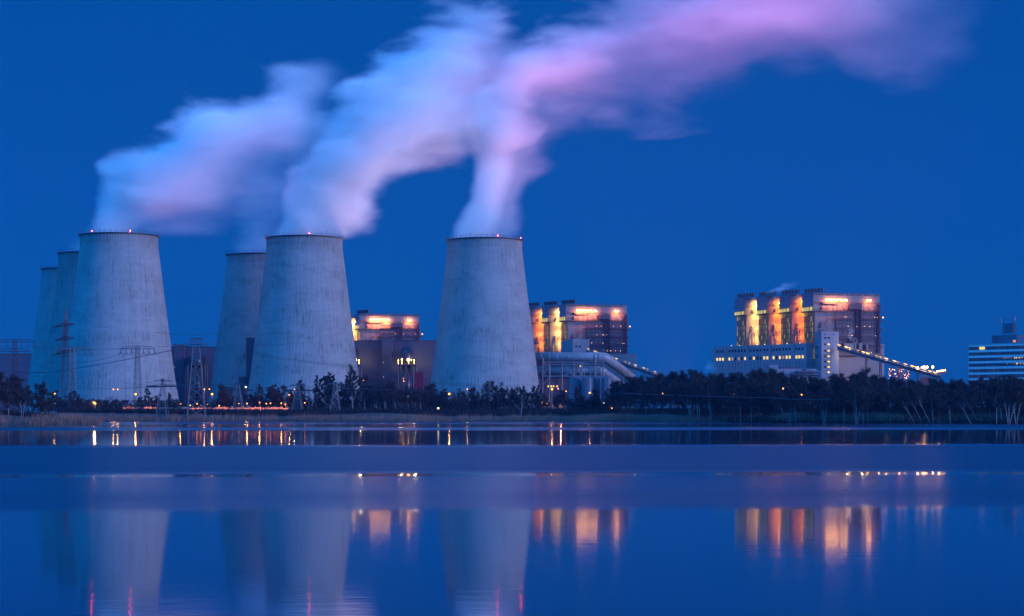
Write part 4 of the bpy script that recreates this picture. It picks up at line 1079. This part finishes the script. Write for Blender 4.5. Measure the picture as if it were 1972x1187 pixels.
# ------------------------------------------------------------------ trees
def grow(tr, cr, p, d, length, rad, lvl, rng, P):
    """one limb: a bent tapering tube, its side limbs, and twigs at the ends"""
    nseg = 5 if lvl == 0 else 4 if lvl == 1 else 3
    pts = [p]; dirs = [d]; q = p.copy(); dd = d.copy()
    for i in range(nseg):
        jit = P['crook']*(1 if lvl else P.get('sway', .5))
        dd = (dd+Vector((rng.gauss(0,jit), rng.gauss(0,jit), rng.gauss(0,jit*.5)+P['lift']*(.12 if lvl else .02)))).normalized()
        q = q+dd*length/nseg; pts.append(q); dirs.append(dd)
    tip = .25 if lvl else .18
    rads = [rad*(1-(1-tip)*i/nseg) for i in range(nseg+1)]
    (tr if lvl < 2 else cr).tube(pts, rads, 6 if lvl == 0 else 4 if lvl == 1 else 3, lvl == 0)
    if lvl == 3 or lvl >= P['levels']:
        for _ in range(P['twigs']):
            f = rng.random(); k = min(int(f*nseg), nseg-1); b = pts[k].lerp(pts[k+1], f*nseg-k)
            td = (dirs[k]+Vector((rng.gauss(0,.55), rng.gauss(0,.55), rng.gauss(P.get('droop',.15),.4)))).normalized()
            l = rng.uniform(.6,1.25)*P['twig']; s_ = td.cross(Vector((rng.gauss(0,1),rng.gauss(0,1),rng.gauss(0,1)))).normalized()*P['tw']
            if P.get('leafy'):
                e = b+td*l*.5; cr.quad(b-s_, e-s_*1.6, e+s_*1.6+td*.3, b+s_)
            else: cr.tri(b-s_, b+s_, b+td*l)
        return
    nch = P['kids'][lvl]
    for i in range(nch):
        f = P['first'] + (1-P['first'])*(i+rng.random())/nch if lvl == 0 else .2+.8*(i+rng.random())/nch
        f = min(f, .99); k = min(int(f*nseg), nseg-1); b = pts[k].lerp(pts[k+1], f*nseg-k)
        ang = rng.uniform(0, 2*pi) if lvl else i*2.4+rng.uniform(-.5,.5)
        ax = dirs[k].orthogonal().normalized(); ax.rotate(Matrix.Rotation(ang, 3, dirs[k]))
        sp = P['spread'][lvl]*rng.uniform(.75,1.25)
        cd = (dirs[k]*cos(sp)+ax*sin(sp)).normalized()
        shape = (1-P['cone']*f) if lvl == 0 else 1-.45*f
        grow(tr, cr, b, cd, length*P['ratio'][lvl]*shape*rng.uniform(.75,1.2), max(rad*(1-(1-tip)*f)*P['rr'], .025), lvl+1, rng, P)
def tree_mesh(seed, P, H=20.):
    rng = random.Random(seed); tr = MB(); cr = MB()
    for (lean, sc_, off) in P['stems']:
        d = Vector((sin(lean), rng.uniform(-.05,.05), cos(lean)))
        grow(tr, cr, Vector((off,0,-.3)), d, H*sc_*P.get('trunk', .92), P['rad']*sc_, 0, rng, P)
    return tr, cr
BASE = dict(levels=3, kids=(13,5,4), twigs=13, twig=1.9, tw=.048, crook=.10, lift=1.25, first=.24, spread=(.75,.7,.7), cone=.55, ratio=(.42,.5,.5), rr=.5, rad=.26, stems=[(0,1,0)])
KIND = {
 'birch':   (dict(BASE, rad=.24, first=.26, spread=(.55,.6,.6), ratio=(.36,.5,.5)), 'bark', 'twig'),
 'fork':    (dict(BASE, stems=[(-.12,1,-.2),(.10,.9,.2)], kids=(9,5,4), rad=.24, spread=(.5,.6,.6), ratio=(.36,.5,.5)), 'bark', 'twig'),
 'trio':    (dict(BASE, stems=[(-.2,.95,-.4),(0,1,0),(.22,.85,.3)], kids=(7,5,3), rad=.22, spread=(.5,.6,.6), ratio=(.34,.5,.5), first=.3), 'bark', 'twig'),
 'lean':    (dict(BASE, stems=[(-.45,1,0)], kids=(10,4,4), rad=.26, first=.45, sway=.9), 'bark', 'twig'),
 'round':   (dict(BASE, rad=.34, first=.22, spread=(.95,.75,.7), ratio=(.5,.5,.5), cone=.45, kids=(14,6,4), twigs=15, tw=.06, twig=1.8), 'bark_dark', 'twig'),
 'thick':   (dict(BASE, rad=.3, first=.10, spread=(.85,.75,.8), ratio=(.40,.5,.5), cone=.5, kids=(17,6,5), twigs=14, tw=.07, twig=1.7), 'bark_dark', 'twig'),
 'clump':   (dict(BASE, rad=.32, first=.35, spread=(.9,.75,.8), ratio=(.42,.5,.45), kids=(11,5,4), twigs=10, tw=.11, twig=1.0, leafy=1, crook=.16), 'bark_dark', 'leaf'),
 'bush':    (dict(BASE, stems=[(-.35,.9,-.6),(0,1,0),(.3,.9,.6)], rad=.16, first=.05, spread=(.9,.8,.8), ratio=(.5,.5,.5), cone=.3, kids=(9,5,4), twigs=7, tw=.15, twig=1.2), 'bark_dark', 'leaf'),
 'bare':    (dict(BASE, rad=.36, first=.22, spread=(.9,.8,.7), ratio=(.6,.5,.5), kids=(9,5,3), twigs=2, tw=.03, twig=1.5, crook=.15), 'bark', 'twig'),
 'conifer': (dict(BASE, rad=.26, first=.12, spread=(1.25,.8,.8), ratio=(.28,.5,.5), cone=.85, kids=(26,5,3), lift=.2, twigs=6, tw=.13, twig=1.0, leafy=1), 'bark_dark', 'leaf'),
}
PRO = {}
def proto_tree(kind, var):
    if (kind, var) not in PRO:
        P, b_, c_ = KIND[kind]; tr, cr = tree_mesh(hash_(kind)*17+var*101, P)
        zmax = max(v[2] for v in cr.v)
        def mesh(mb, nm, mat, sm):
            me = bpy.data.meshes.new(nm); k = 20./zmax
            me.from_pydata([(v[0]*k,v[1]*k,v[2]*k) for v in mb.v], [], mb.f); me.update()
            if sm: me.polygons.foreach_set('use_smooth', [True]*len(me.polygons))
            me.materials.append(M[mat]); return me
        PRO[kind,var] = (mesh(tr,'trunk',b_,True), mesh(cr,'crown',c_,False))
    return PRO[kind,var]
def hash_(s_): return sum((i+1)*ord(c) for i,c in enumerate(s_))
def tree(kind, var, px, top, d, label, base=GZ, rz=None, group='trees along the far bank', flip=False, wide=1.):
    a_, c_ = proto_tree(kind, var); p = at(px, top, d); base = max(gz(p.x, d), .1); s_ = (p.z-base+.3)/20.
    nm = {'conifer':'conifer_tree','bush':'shrub','birch':'birch_tree','fork':'birch_tree','trio':'birch_tree','lean':'birch_tree'}.get(kind,'bare_tree')
    t = thing(nm, label, 'shrub' if kind == 'bush' else 'tree', (p.x, d, base-.3), random.uniform(-.5,.5) if rz is None else rz, group)
    t.scale = ((-1 if flip else 1)*s_*wide, s_*wide, s_)
    for me, n_ in ((a_,'trunk'),(c_,'crown')):
        o_ = bpy.data.objects.new(n_, me); COL.objects.link(o_); o_.parent = t
    return t
random.seed(77)
C_ = 'dark trees of the bank corner'
for px,top,d,k,v,lab in (
 (2,712,668,'thick',0,'dark bank corner tree cut off by the edge of the view'),
 (17,722,672,'birch',1,'pale stemmed birch at the front of the bank corner trees'),
 (30,716,690,'thick',1,'tall dense tree in the middle of the bank corner wood'),
 (43,730,675,'fork',0,'forked pale birch in the bank corner wood'),
 (58,742,690,'birch',2,'low birch in the dip between the two dense corner trees'),
 (73,731,705,'thick',2,'rounded dense tree ending the bank corner wood'),
 (86,752,720,'round',0,'small tree on the lake side end of the bank corner wood')):
    tree(k, v, px, top, d, lab, 1.8, group=C_)
BK = 'trees along the far bank'
for px,top,d,k,v,lab in (
 (100,749,1005,'round',1,'thin bare tree behind the bright lamp beside the bank corner wood'),
 (116,762,995,'bush',0,'low dark shrub just after the bright lamp with lit pole'),
 (130,744,1010,'bare',1,'open crowned bare tree at the foot of the tall pointed mast'),
 (142,750,1005,'round',2,'rounded bare tree next to the foot of the tall pointed mast'),
 (155,758,990,'clump',0,'dark lumpy tree standing alone before the two-light tower'),
 (172,777,985,'bush',1,'low shrub beside the two touching orange lamps'),
 (200,775,985,'bush',2,'wide dark shrub under the twin lamps of the two-light tower'),
 (214,773,985,'bush',0,'dark shrub below the first twin lamp'),
 (232,769,992,'round',0,'small bare tree after the twin lamps at the tower base'),
 (250,776,984,'bush',1,'low shrub before the slim pylon foot'),
 (272,763,985,'thick',0,'round dark tree at the foot of the slim pylon'),
 (287,747,1005,'conifer',0,'pointed conifer between the slim pylon and the small pylon'),
 (299,757,995,'round',1,'bare tree touching the small pylon at the water'),
 (325,754,1000,'birch',0,'thin bare tree between the small pylon and the large pylon'),
 (336,768,992,'bush',2,'shrub between the small and the large pylon'),
 (402,783,975,'bush',0,'dark round shrub at the far leg of the large pylon'),
 (428,736,1005,'thick',1,'tall dark tree before the bluish tower edge'),
 (441,743,1010,'round',2,'tree beside the small pylon at the bluish tower'),
 (486,752,1015,'round',0,'tree under the dark slab building behind the lit wall'),
 (502,736,1010,'birch',1,'first slender tree of the row along the lit wall'),
 (517,737,1015,'round',1,'second tree of the row along the lit wall'),
 (531,741,1010,'birch',2,'third slender tree of the row along the lit wall'),
 (546,739,1015,'round',2,'rounder tree ending the row along the lit wall'),
 (563,745,1000,'round',0,'tree behind the small pylon with two lamps'),
 (580,728,995,'birch',0,'slender tree just after the small pylon with two lamps'),
 (594,716,1000,'bare',2,'broad bare tree with open crown before the thickest plumed tower'),
 (610,722,1005,'clump',1,'first of the tufted trees before the thickest plumed tower'),
 (626,721,995,'clump',2,'tufted tree with pale forked stem before the thickest plumed tower'),
 (641,716,1000,'clump',0,'highest tufted tree behind the pale small pylon'),
 (655,728,1000,'round',1,'bare tree in the gap after the pale small pylon'),
 (668,722,990,'clump',1,'tufted tree at the edge of the thickest plumed tower'),
 (679,696,985,'birch',1,'tallest thin birch reaching up to the lit elbow duct'),
 (690,722,995,'clump',2,'tufted tree below the half hidden elbow duct'),
 (703,735,985,'birch',2,'birch with white stem below the hall beside the half hidden duct'),
 (715,738,990,'birch',0,'straight white birch with a thick stem in the birch wood'),
 (724,741,985,'fork',1,'forked white birch in the birch wood below the hall'),
 (733,738,995,'birch',1,'white birch under the stair core of the hall'),
 (742,736,985,'fork',2,'crooked forked birch under the stair core of the hall'),
 (752,731,995,'round',2,'dark tree with rounded top under the stair core'),
 (762,738,985,'birch',2,'birch leaning beside the dark shrub in the birch wood'),
 (773,740,1000,'round',0,'dark tree under the platform of the elbow duct'),
 (786,742,985,'birch',0,'bright stemmed birch below the red container'),
 (797,741,990,'fork',0,'forked birch beside the white lamp below the red container'),
 (811,744,985,'birch',1,'thin birch at the end of the birch wood under the container'),
 (795,776,972,'bush',1,'wide grey shrub in front of the birch wood'),
 (770,782,972,'bush',2,'low dark shrub at the front of the birch wood'),
 (822,738,1000,'thick',2,'dense green black tree beside the red container'),
 (836,735,1010,'thick',0,'broad rounded tree at the near edge of the lone tower'),
 (850,745,1000,'round',1,'lower tree stepping down before the lone tower'),
 (859,752,1000,'round',2,'last small tree before the red shed'),
 (888,767,985,'bush',0,'shrub hiding the end of the red shed'),
 (897,762,990,'round',0,'small tree under the first twin lamp of the lone tower'),
 (913,758,995,'thick',1,'dark tree under the second twin lamp of the lone tower'),
 (928,756,990,'round',1,'small dense tree next to the big bare tree of the lone tower'),
 (943,730,995,'round',2,'big rounded bare tree covering the foot of the lone tower'),
 (958,733,1000,'round',0,'second big bare tree covering the foot of the lone tower'),
 (971,743,995,'thick',2,'dark tree in the row at the lone tower foot'),
 (984,742,1005,'round',1,'bare tree between the dark tree and the white branching tree'),
 (1003,744,965,'bare',0,'white bare tree with spreading branches at the water edge'),
 (1012,742,1000,'clump',0,'lumpy tree behind the white spreading tree'),
 (1025,740,1000,'clump',2,'lumpy tree at the far edge of the lone tower'),
 (1037,747,1000,'round',2,'tree closing the gap between lone tower and pump house'),
 (1047,768,985,'bush',2,'shrub below the steel plant with red lamps'),
 (1098,767,995,'round',1,'small bare tree before the pump house'),
 (1113,758,990,'round',0,'bare tree before the dim silo'),
 (1127,762,985,'bush',1,'shrub at the foot of the brightest silo'),
 (1147,746,985,'thick',1,'rounded dark tree between the two bright silos'),
 (1160,765,985,'bush',0,'shrub below the pale silo'),
 (1176,745,980,'round',2,'tree covering the side of the pale silo'),
 (1089,752,985,'birch',1,'slender bare birch between the pump house and the silos'),
 (1072,757,990,'fork',1,'thin forked tree before the brick pump house'),
 (1056,762,985,'birch',2,'thin birch at the steel plant with red lamps'),
 (1137,756,985,'birch',0,'slender birch before the brightest silo'),
 (1188,731,975,'thick',0,'first dark tree of the wood under the duct bend')):
    base = GZ if d > 960 else 1.5
    tree(k, v, px, top, d, lab, base if px != 1003 else 1.6, group=BK, wide=1.0 if k != 'bush' else 1.25)

random.seed(91); px = 424.; i = 0
while px < 1186:
    if not any(a_ < px < b_ for a_,b_ in ((452,470),(640,652),(857,872),(1058,1068),(1128,1172))):
        tree(('birch','round','birch','thick')[i%4], (i*5)%3, px, random.uniform(741,763) if px > 555 else random.uniform(752,768), random.uniform(1004,1020), 'dark twiggy tree in the belt behind the bank, before the tower bases', GZ, group='belt of bare trees before the tower bases', flip=bool(i%2))
    px += random.uniform(8,12); i += 1
random.seed(64); px = 96.; i = 0
while px < 1180:
    if not any(a_ < px < b_ for a_,b_ in ((238,260),(276,297),(366,396),(416,457),(464,506),(512,556),(1040,1090))):
        tree('bush', i%3, px, random.uniform(764,781), random.uniform(996,1012), 'dark shrub in the long hedge like row along the far bank', GZ, group='low shrubs along the far bank', flip=bool(i%2), wide=1.5)
    px += random.uniform(11,15); i += 1
# the wood on the near bank: named pale stems in front, a crowd of like trees behind
TOPS = [(1185,733),(1200,728),(1212,722),(1230,719),(1250,722),(1270,715),(1286,711),(1300,714),(1318,712),(1335,708),(1350,712),(1372,713),(1390,716),(1410,712),(1440,712),(1462,709),(1480,703),(1500,709),(1518,714),(1540,722),(1560,722),(1580,721),(1600,718),(1625,716),(1645,714),(1665,712),(1690,718),(1712,722),(1740,727),(1770,729),(1800,727),(1830,727),(1860,726),(1890,723),(1915,727),(1940,721),(1980,724)]
def wood_top(px):
    for (a_,ya),(b_,yb) in zip(TOPS,TOPS[1:]):
        if px <= b_: return ya+(yb-ya)*(px-a_)/(b_-a_)
    return 724
SEG = [(1185,1280,'under the dim conveyor end'),(1280,1375,'in the gap between the conveyor complexes'),(1375,1475,'below the long window building'),(1475,1585,'below the white pavilion'),(1585,1712,'below the tan shed'),(1712,1862,'below the lit conveyor foot'),(1862,2100,'below the banded office block')]
random.seed(101)
px = 1192.; i = 0
kinds = ('birch','round','birch','thick','fork','birch')
while px < 2070:
    seg = [s_ for a_,b_,s_ in SEG if a_ <= px < b_][0]
    k = kinds[i%6]; d = wood_d(px)+random.uniform(15,70)
    tree(k, (i*7)%3, px, wood_top(px)+random.uniform(-3,7), d, 'bare tree among many in the dark wood '+seg, 2.6, group='crowded wood trees '+seg, flip=bool(i%2))
    px += random.uniform(5.2,7.6); i += 1
px = 1189.
while px < 2070:
    seg = [s_ for a_,b_,s_ in SEG if a_ <= px < b_][0]
    k = ('thick','round','bush')[i%3]; d = wood_d(px)-random.uniform(0,18)
    tree(k, (i*5)%3, px, wood_top(px)+random.uniform(16,42), d, 'low dark tree at the front of the wood '+seg, 2.4, group='low wood trees '+seg, flip=bool(i%2))
    px += random.uniform(9,14); i += 1
for px,top,k,v,lab in (
 (1245,742,'birch',1,'pale birch leaning over the cable under the dim conveyor end'),
 (1325,730,'lean',0,'long leaning birch of the pale group in the open gap'),
 (1330,722,'trio',1,'three stemmed birch in the middle of the pale group in the open gap'),
 (1345,724,'fork',2,'forked birch closing the pale group in the open gap'),
 (1427,733,'birch',2,'tall straight birch under the window building'),
 (1447,725,'birch',0,'thin birch stem beside the tall straight one under the window building'),
 (1370,722,'birch',1,'slender birch at the end of the window building'),
 (1510,762,'lean',2,'strongly bent silver birch leaning over the reeds'),
 (1521,745,'fork',1,'forked birch beside the bent silver birch'),
 (1532,740,'birch',2,'upright birch below the pavilion canopy'),
 (1588,750,'trio',0,'branching white birch at the reeds below the stair tower'),
 (1610,762,'birch',1,'thin short birch standing alone in the reeds'),
 (1626,744,'fork',2,'crooked white birch under the tan shed'),
 (1650,731,'trio',2,'many branched white birch under the tan shed'),
 (1662,756,'birch',0,'thin leaning birch beside the many branched one'),
 (1672,758,'birch',2,'short slanting birch after the many branched one'),
 (1652,702,'round',1,'rounded tree top showing against the tan shed wall'),
 (1753,744,'lean',1,'slanting birch below the red pipe lattice'),
 (1768,736,'lean',0,'first of two slanting birches below the stockyard masts'),
 (1784,736,'lean',2,'second of two slanting birches below the stockyard masts'),
 (1798,738,'birch',1,'birch with thick stem under the loading boom'),
 (1830,742,'birch',2,'birch slightly leaning beyond the loading boom'),
 (1862,748,'lean',1,'bright leaning birch before the corner of the office block'),
 (1876,742,'lean',0,'two toned leaning birch under the office block corner'),
 (1919,724,'birch',0,'tall white birch below the orange office window'),
 (1930,728,'birch',1,'curved white birch next to the tall one below the office block'),
 (1943,716,'trio',1,'big many stemmed birch standing before the office block'),
 (1957,720,'fork',0,'wide forked birch at the end of the reed bank')):
    d = wood_d(px)-random.uniform(22,34)
    if k == 'lean':           # set the foot so that the crown ends up where it shows
        px += 9
    tree(k, v, px, top, d, lab, 2.2, rz=0., group='pale birches at the front of the wood')

# ------------------------------------------------------------------ undergrowth and reeds
def blades(name, label, cat, spots, mat, hmin, hmax, wd, lean):
    m = MB(); rng = random.Random(hash_(name))
    for (x,y,z) in spots:
        h = rng.uniform(hmin,hmax); a_ = rng.uniform(0,pi); c,s_ = cos(a_)*wd,sin(a_)*wd
        lx, ly = rng.gauss(lean,.12)*h, rng.gauss(0,.12)*h
        m.tri((x-c,y-s_,z),(x+c,y+s_,z),(x+lx,y+ly,z+h))
    return tag(m.build(name, mat), label, cat, kind='stuff')
def shore_y(x):
    for (x0,y0),(x1,y1) in zip(SHORE,SHORE[1:]):
        if x0 <= x <= x1: return y0+(y1-y0)*(x-x0)/(x1-x0) if x1 > x0 else y0
    return 700
rng = random.Random(55); sp = []
for q in range(110000):
    i = rng.randrange(len(SP)-1); (xa,ya),(xb,yb) = SP[i],SP[i+1]
    if abs(xa) > 330 and abs(xb) > 330: continue
    L = math.hypot(xb-xa,yb-ya); nx,ny = -(yb-ya)/L,(xb-xa)/L; t_ = rng.random(); dd = rng.uniform(-1.2,20)*rng.uniform(.3,1)
    x = xa+(xb-xa)*t_+nx*dd; y = ya+(yb-ya)*t_+ny*dd
    den = .5+.5*math.sin(x*.11+1.3*math.sin(x*.037))
    if rng.random() > .45+.55*den: continue
    sp.append((x,y,max(-.1,gz(x,y)-.05)))
reedmat = paint('dry_reed_blades', (.25,.125,.085), .9, .4, .03)
for q in range(45000):
    x = rng.uniform(95,335); y = shore_y(x)+rng.uniform(-1,14)
    if rng.random() < .5+.5*math.sin(x*.13+math.sin(x*.05)*2): sp.append((x,y,max(-.1,gz(x,y)-.05)+rng.uniform(.4,1.5)))
blades('reed_bed', 'dry brown reeds standing along the water edge', 'reeds', sp, reedmat, 1.5, 3.6, .07, .05)
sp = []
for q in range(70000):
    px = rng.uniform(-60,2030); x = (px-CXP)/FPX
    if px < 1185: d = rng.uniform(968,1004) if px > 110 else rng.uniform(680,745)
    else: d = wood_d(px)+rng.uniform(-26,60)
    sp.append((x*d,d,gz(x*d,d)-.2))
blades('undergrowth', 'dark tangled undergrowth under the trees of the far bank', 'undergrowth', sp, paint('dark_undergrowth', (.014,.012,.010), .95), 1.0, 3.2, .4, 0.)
# a lone stake standing in the shallow water
p = at(1307,0,236)
m = MB(); m.tube([(p.x,236,-.6),(p.x+.02,236,1.15)], [.05,.04], 7); m.tube([(p.x+.02,236,1.15),(p.x+.02,236,1.22)], .055, 7)
tag(m.build('wooden_stake', M['bark_dark']), 'thin wooden stake standing alone in the open water', 'stake')

# ------------------------------------------------------------------ small steam puffs of the plant
plume('steam_puff', 'pink steam streak blowing off the roof vents of the boiler row', 1415, (1478,566), (.9,.42), [(1474,564),(1490,553),(1512,545),(1535,543)], [(1482,568),(1505,563),(1525,557),(1540,547)], [1.,.9,.6,0.], .8, .8, 3., seed=7, group='small steam puffs', soft=.09)
plume('steam_puff', 'small reddish puff rising before the long walkway block behind the stair tower', 1385, (1638,657), (.15,.98), [(1635,656),(1634,645),(1632,636),(1634,630)], [(1641,656),(1642,646),(1647,638),(1648,630)], [1.,.9,.7,0.], .8, .8, 2., seed=8, group='small steam puffs', soft=.15)
plume('steam_puff', 'low reddish steam at the outer end of the window building', 1440, (1366,716), (.3,.95), [(1352,716),(1356,708),(1364,702)], [(1380,716),(1379,706),(1376,701)], [.9,.9,.3], .8, .8, 3., seed=9, group='small steam puffs', soft=.06)

# ------------------------------------------------------------------ unseen uplights added on the ground to tint the steam pink
for i, (pos, aim, pw, size, lab, lc) in enumerate((
  ((104,1268,GZ+8),(14,1195,185),1700000,42,'unseen red uplight added to tint the steam, behind the big duct frame',(1.,.36,.34)),
  ((120,1335,GZ+8),(95,1195,255),5400000,66,'unseen red uplight added to tint the steam, behind the white cube building',(1.,.09,.20)),
  ((245,1325,GZ+8),(225,1195,262),5600000,62,'unseen red uplight added to tint the steam, behind the long window building',(1.,.09,.20)),
  ((-192,1262,GZ+8),(-185,1165,195),650000,54,'unseen red uplight added to tint the steam, behind the two-light tower',(1.,.12,.24)),
  ((-70,1248,GZ+8),(-92,1181,190),1300000,50,'unseen red uplight added to tint the steam, behind the thickest plumed tower',(1.,.45,.40)))):
    t = thing('added_uplight', lab, 'floodlight', (pos[0],pos[1],GZ), 0, 'added steam uplights')
    m = MB(); m.bar((0,0,0),(0,0,7),.3); m.build('post', M['dark'], t)
    m = MB(); m.box(-.7,-.5,7,.7,.5,7.7); m.build('lamp_head', M['dark'], t)
    v = Vector(aim)-Vector(pos); spot('floodlight_beam', t, (0,0,8.2), Vector((0,0,8.2))+v, pw, lc, size, 1.)

# ------------------------------------------------------------------ evening haze over the lake
m = MB(); m.box(-9000,-700,-8,9000,2600,330)
h_ = N('evening_haze'); pv = h_.n('VolumePrincipled'); pv.inputs['Color'].default_value = (.22,.36,1,1); pv.inputs['Density'].default_value = .00003; pv.inputs['Anisotropy'].default_value = 0
h_.l(pv.outputs[0], h_.out.inputs['Volume'])
tag(m.build('haze', h_.m), kind='stuff')
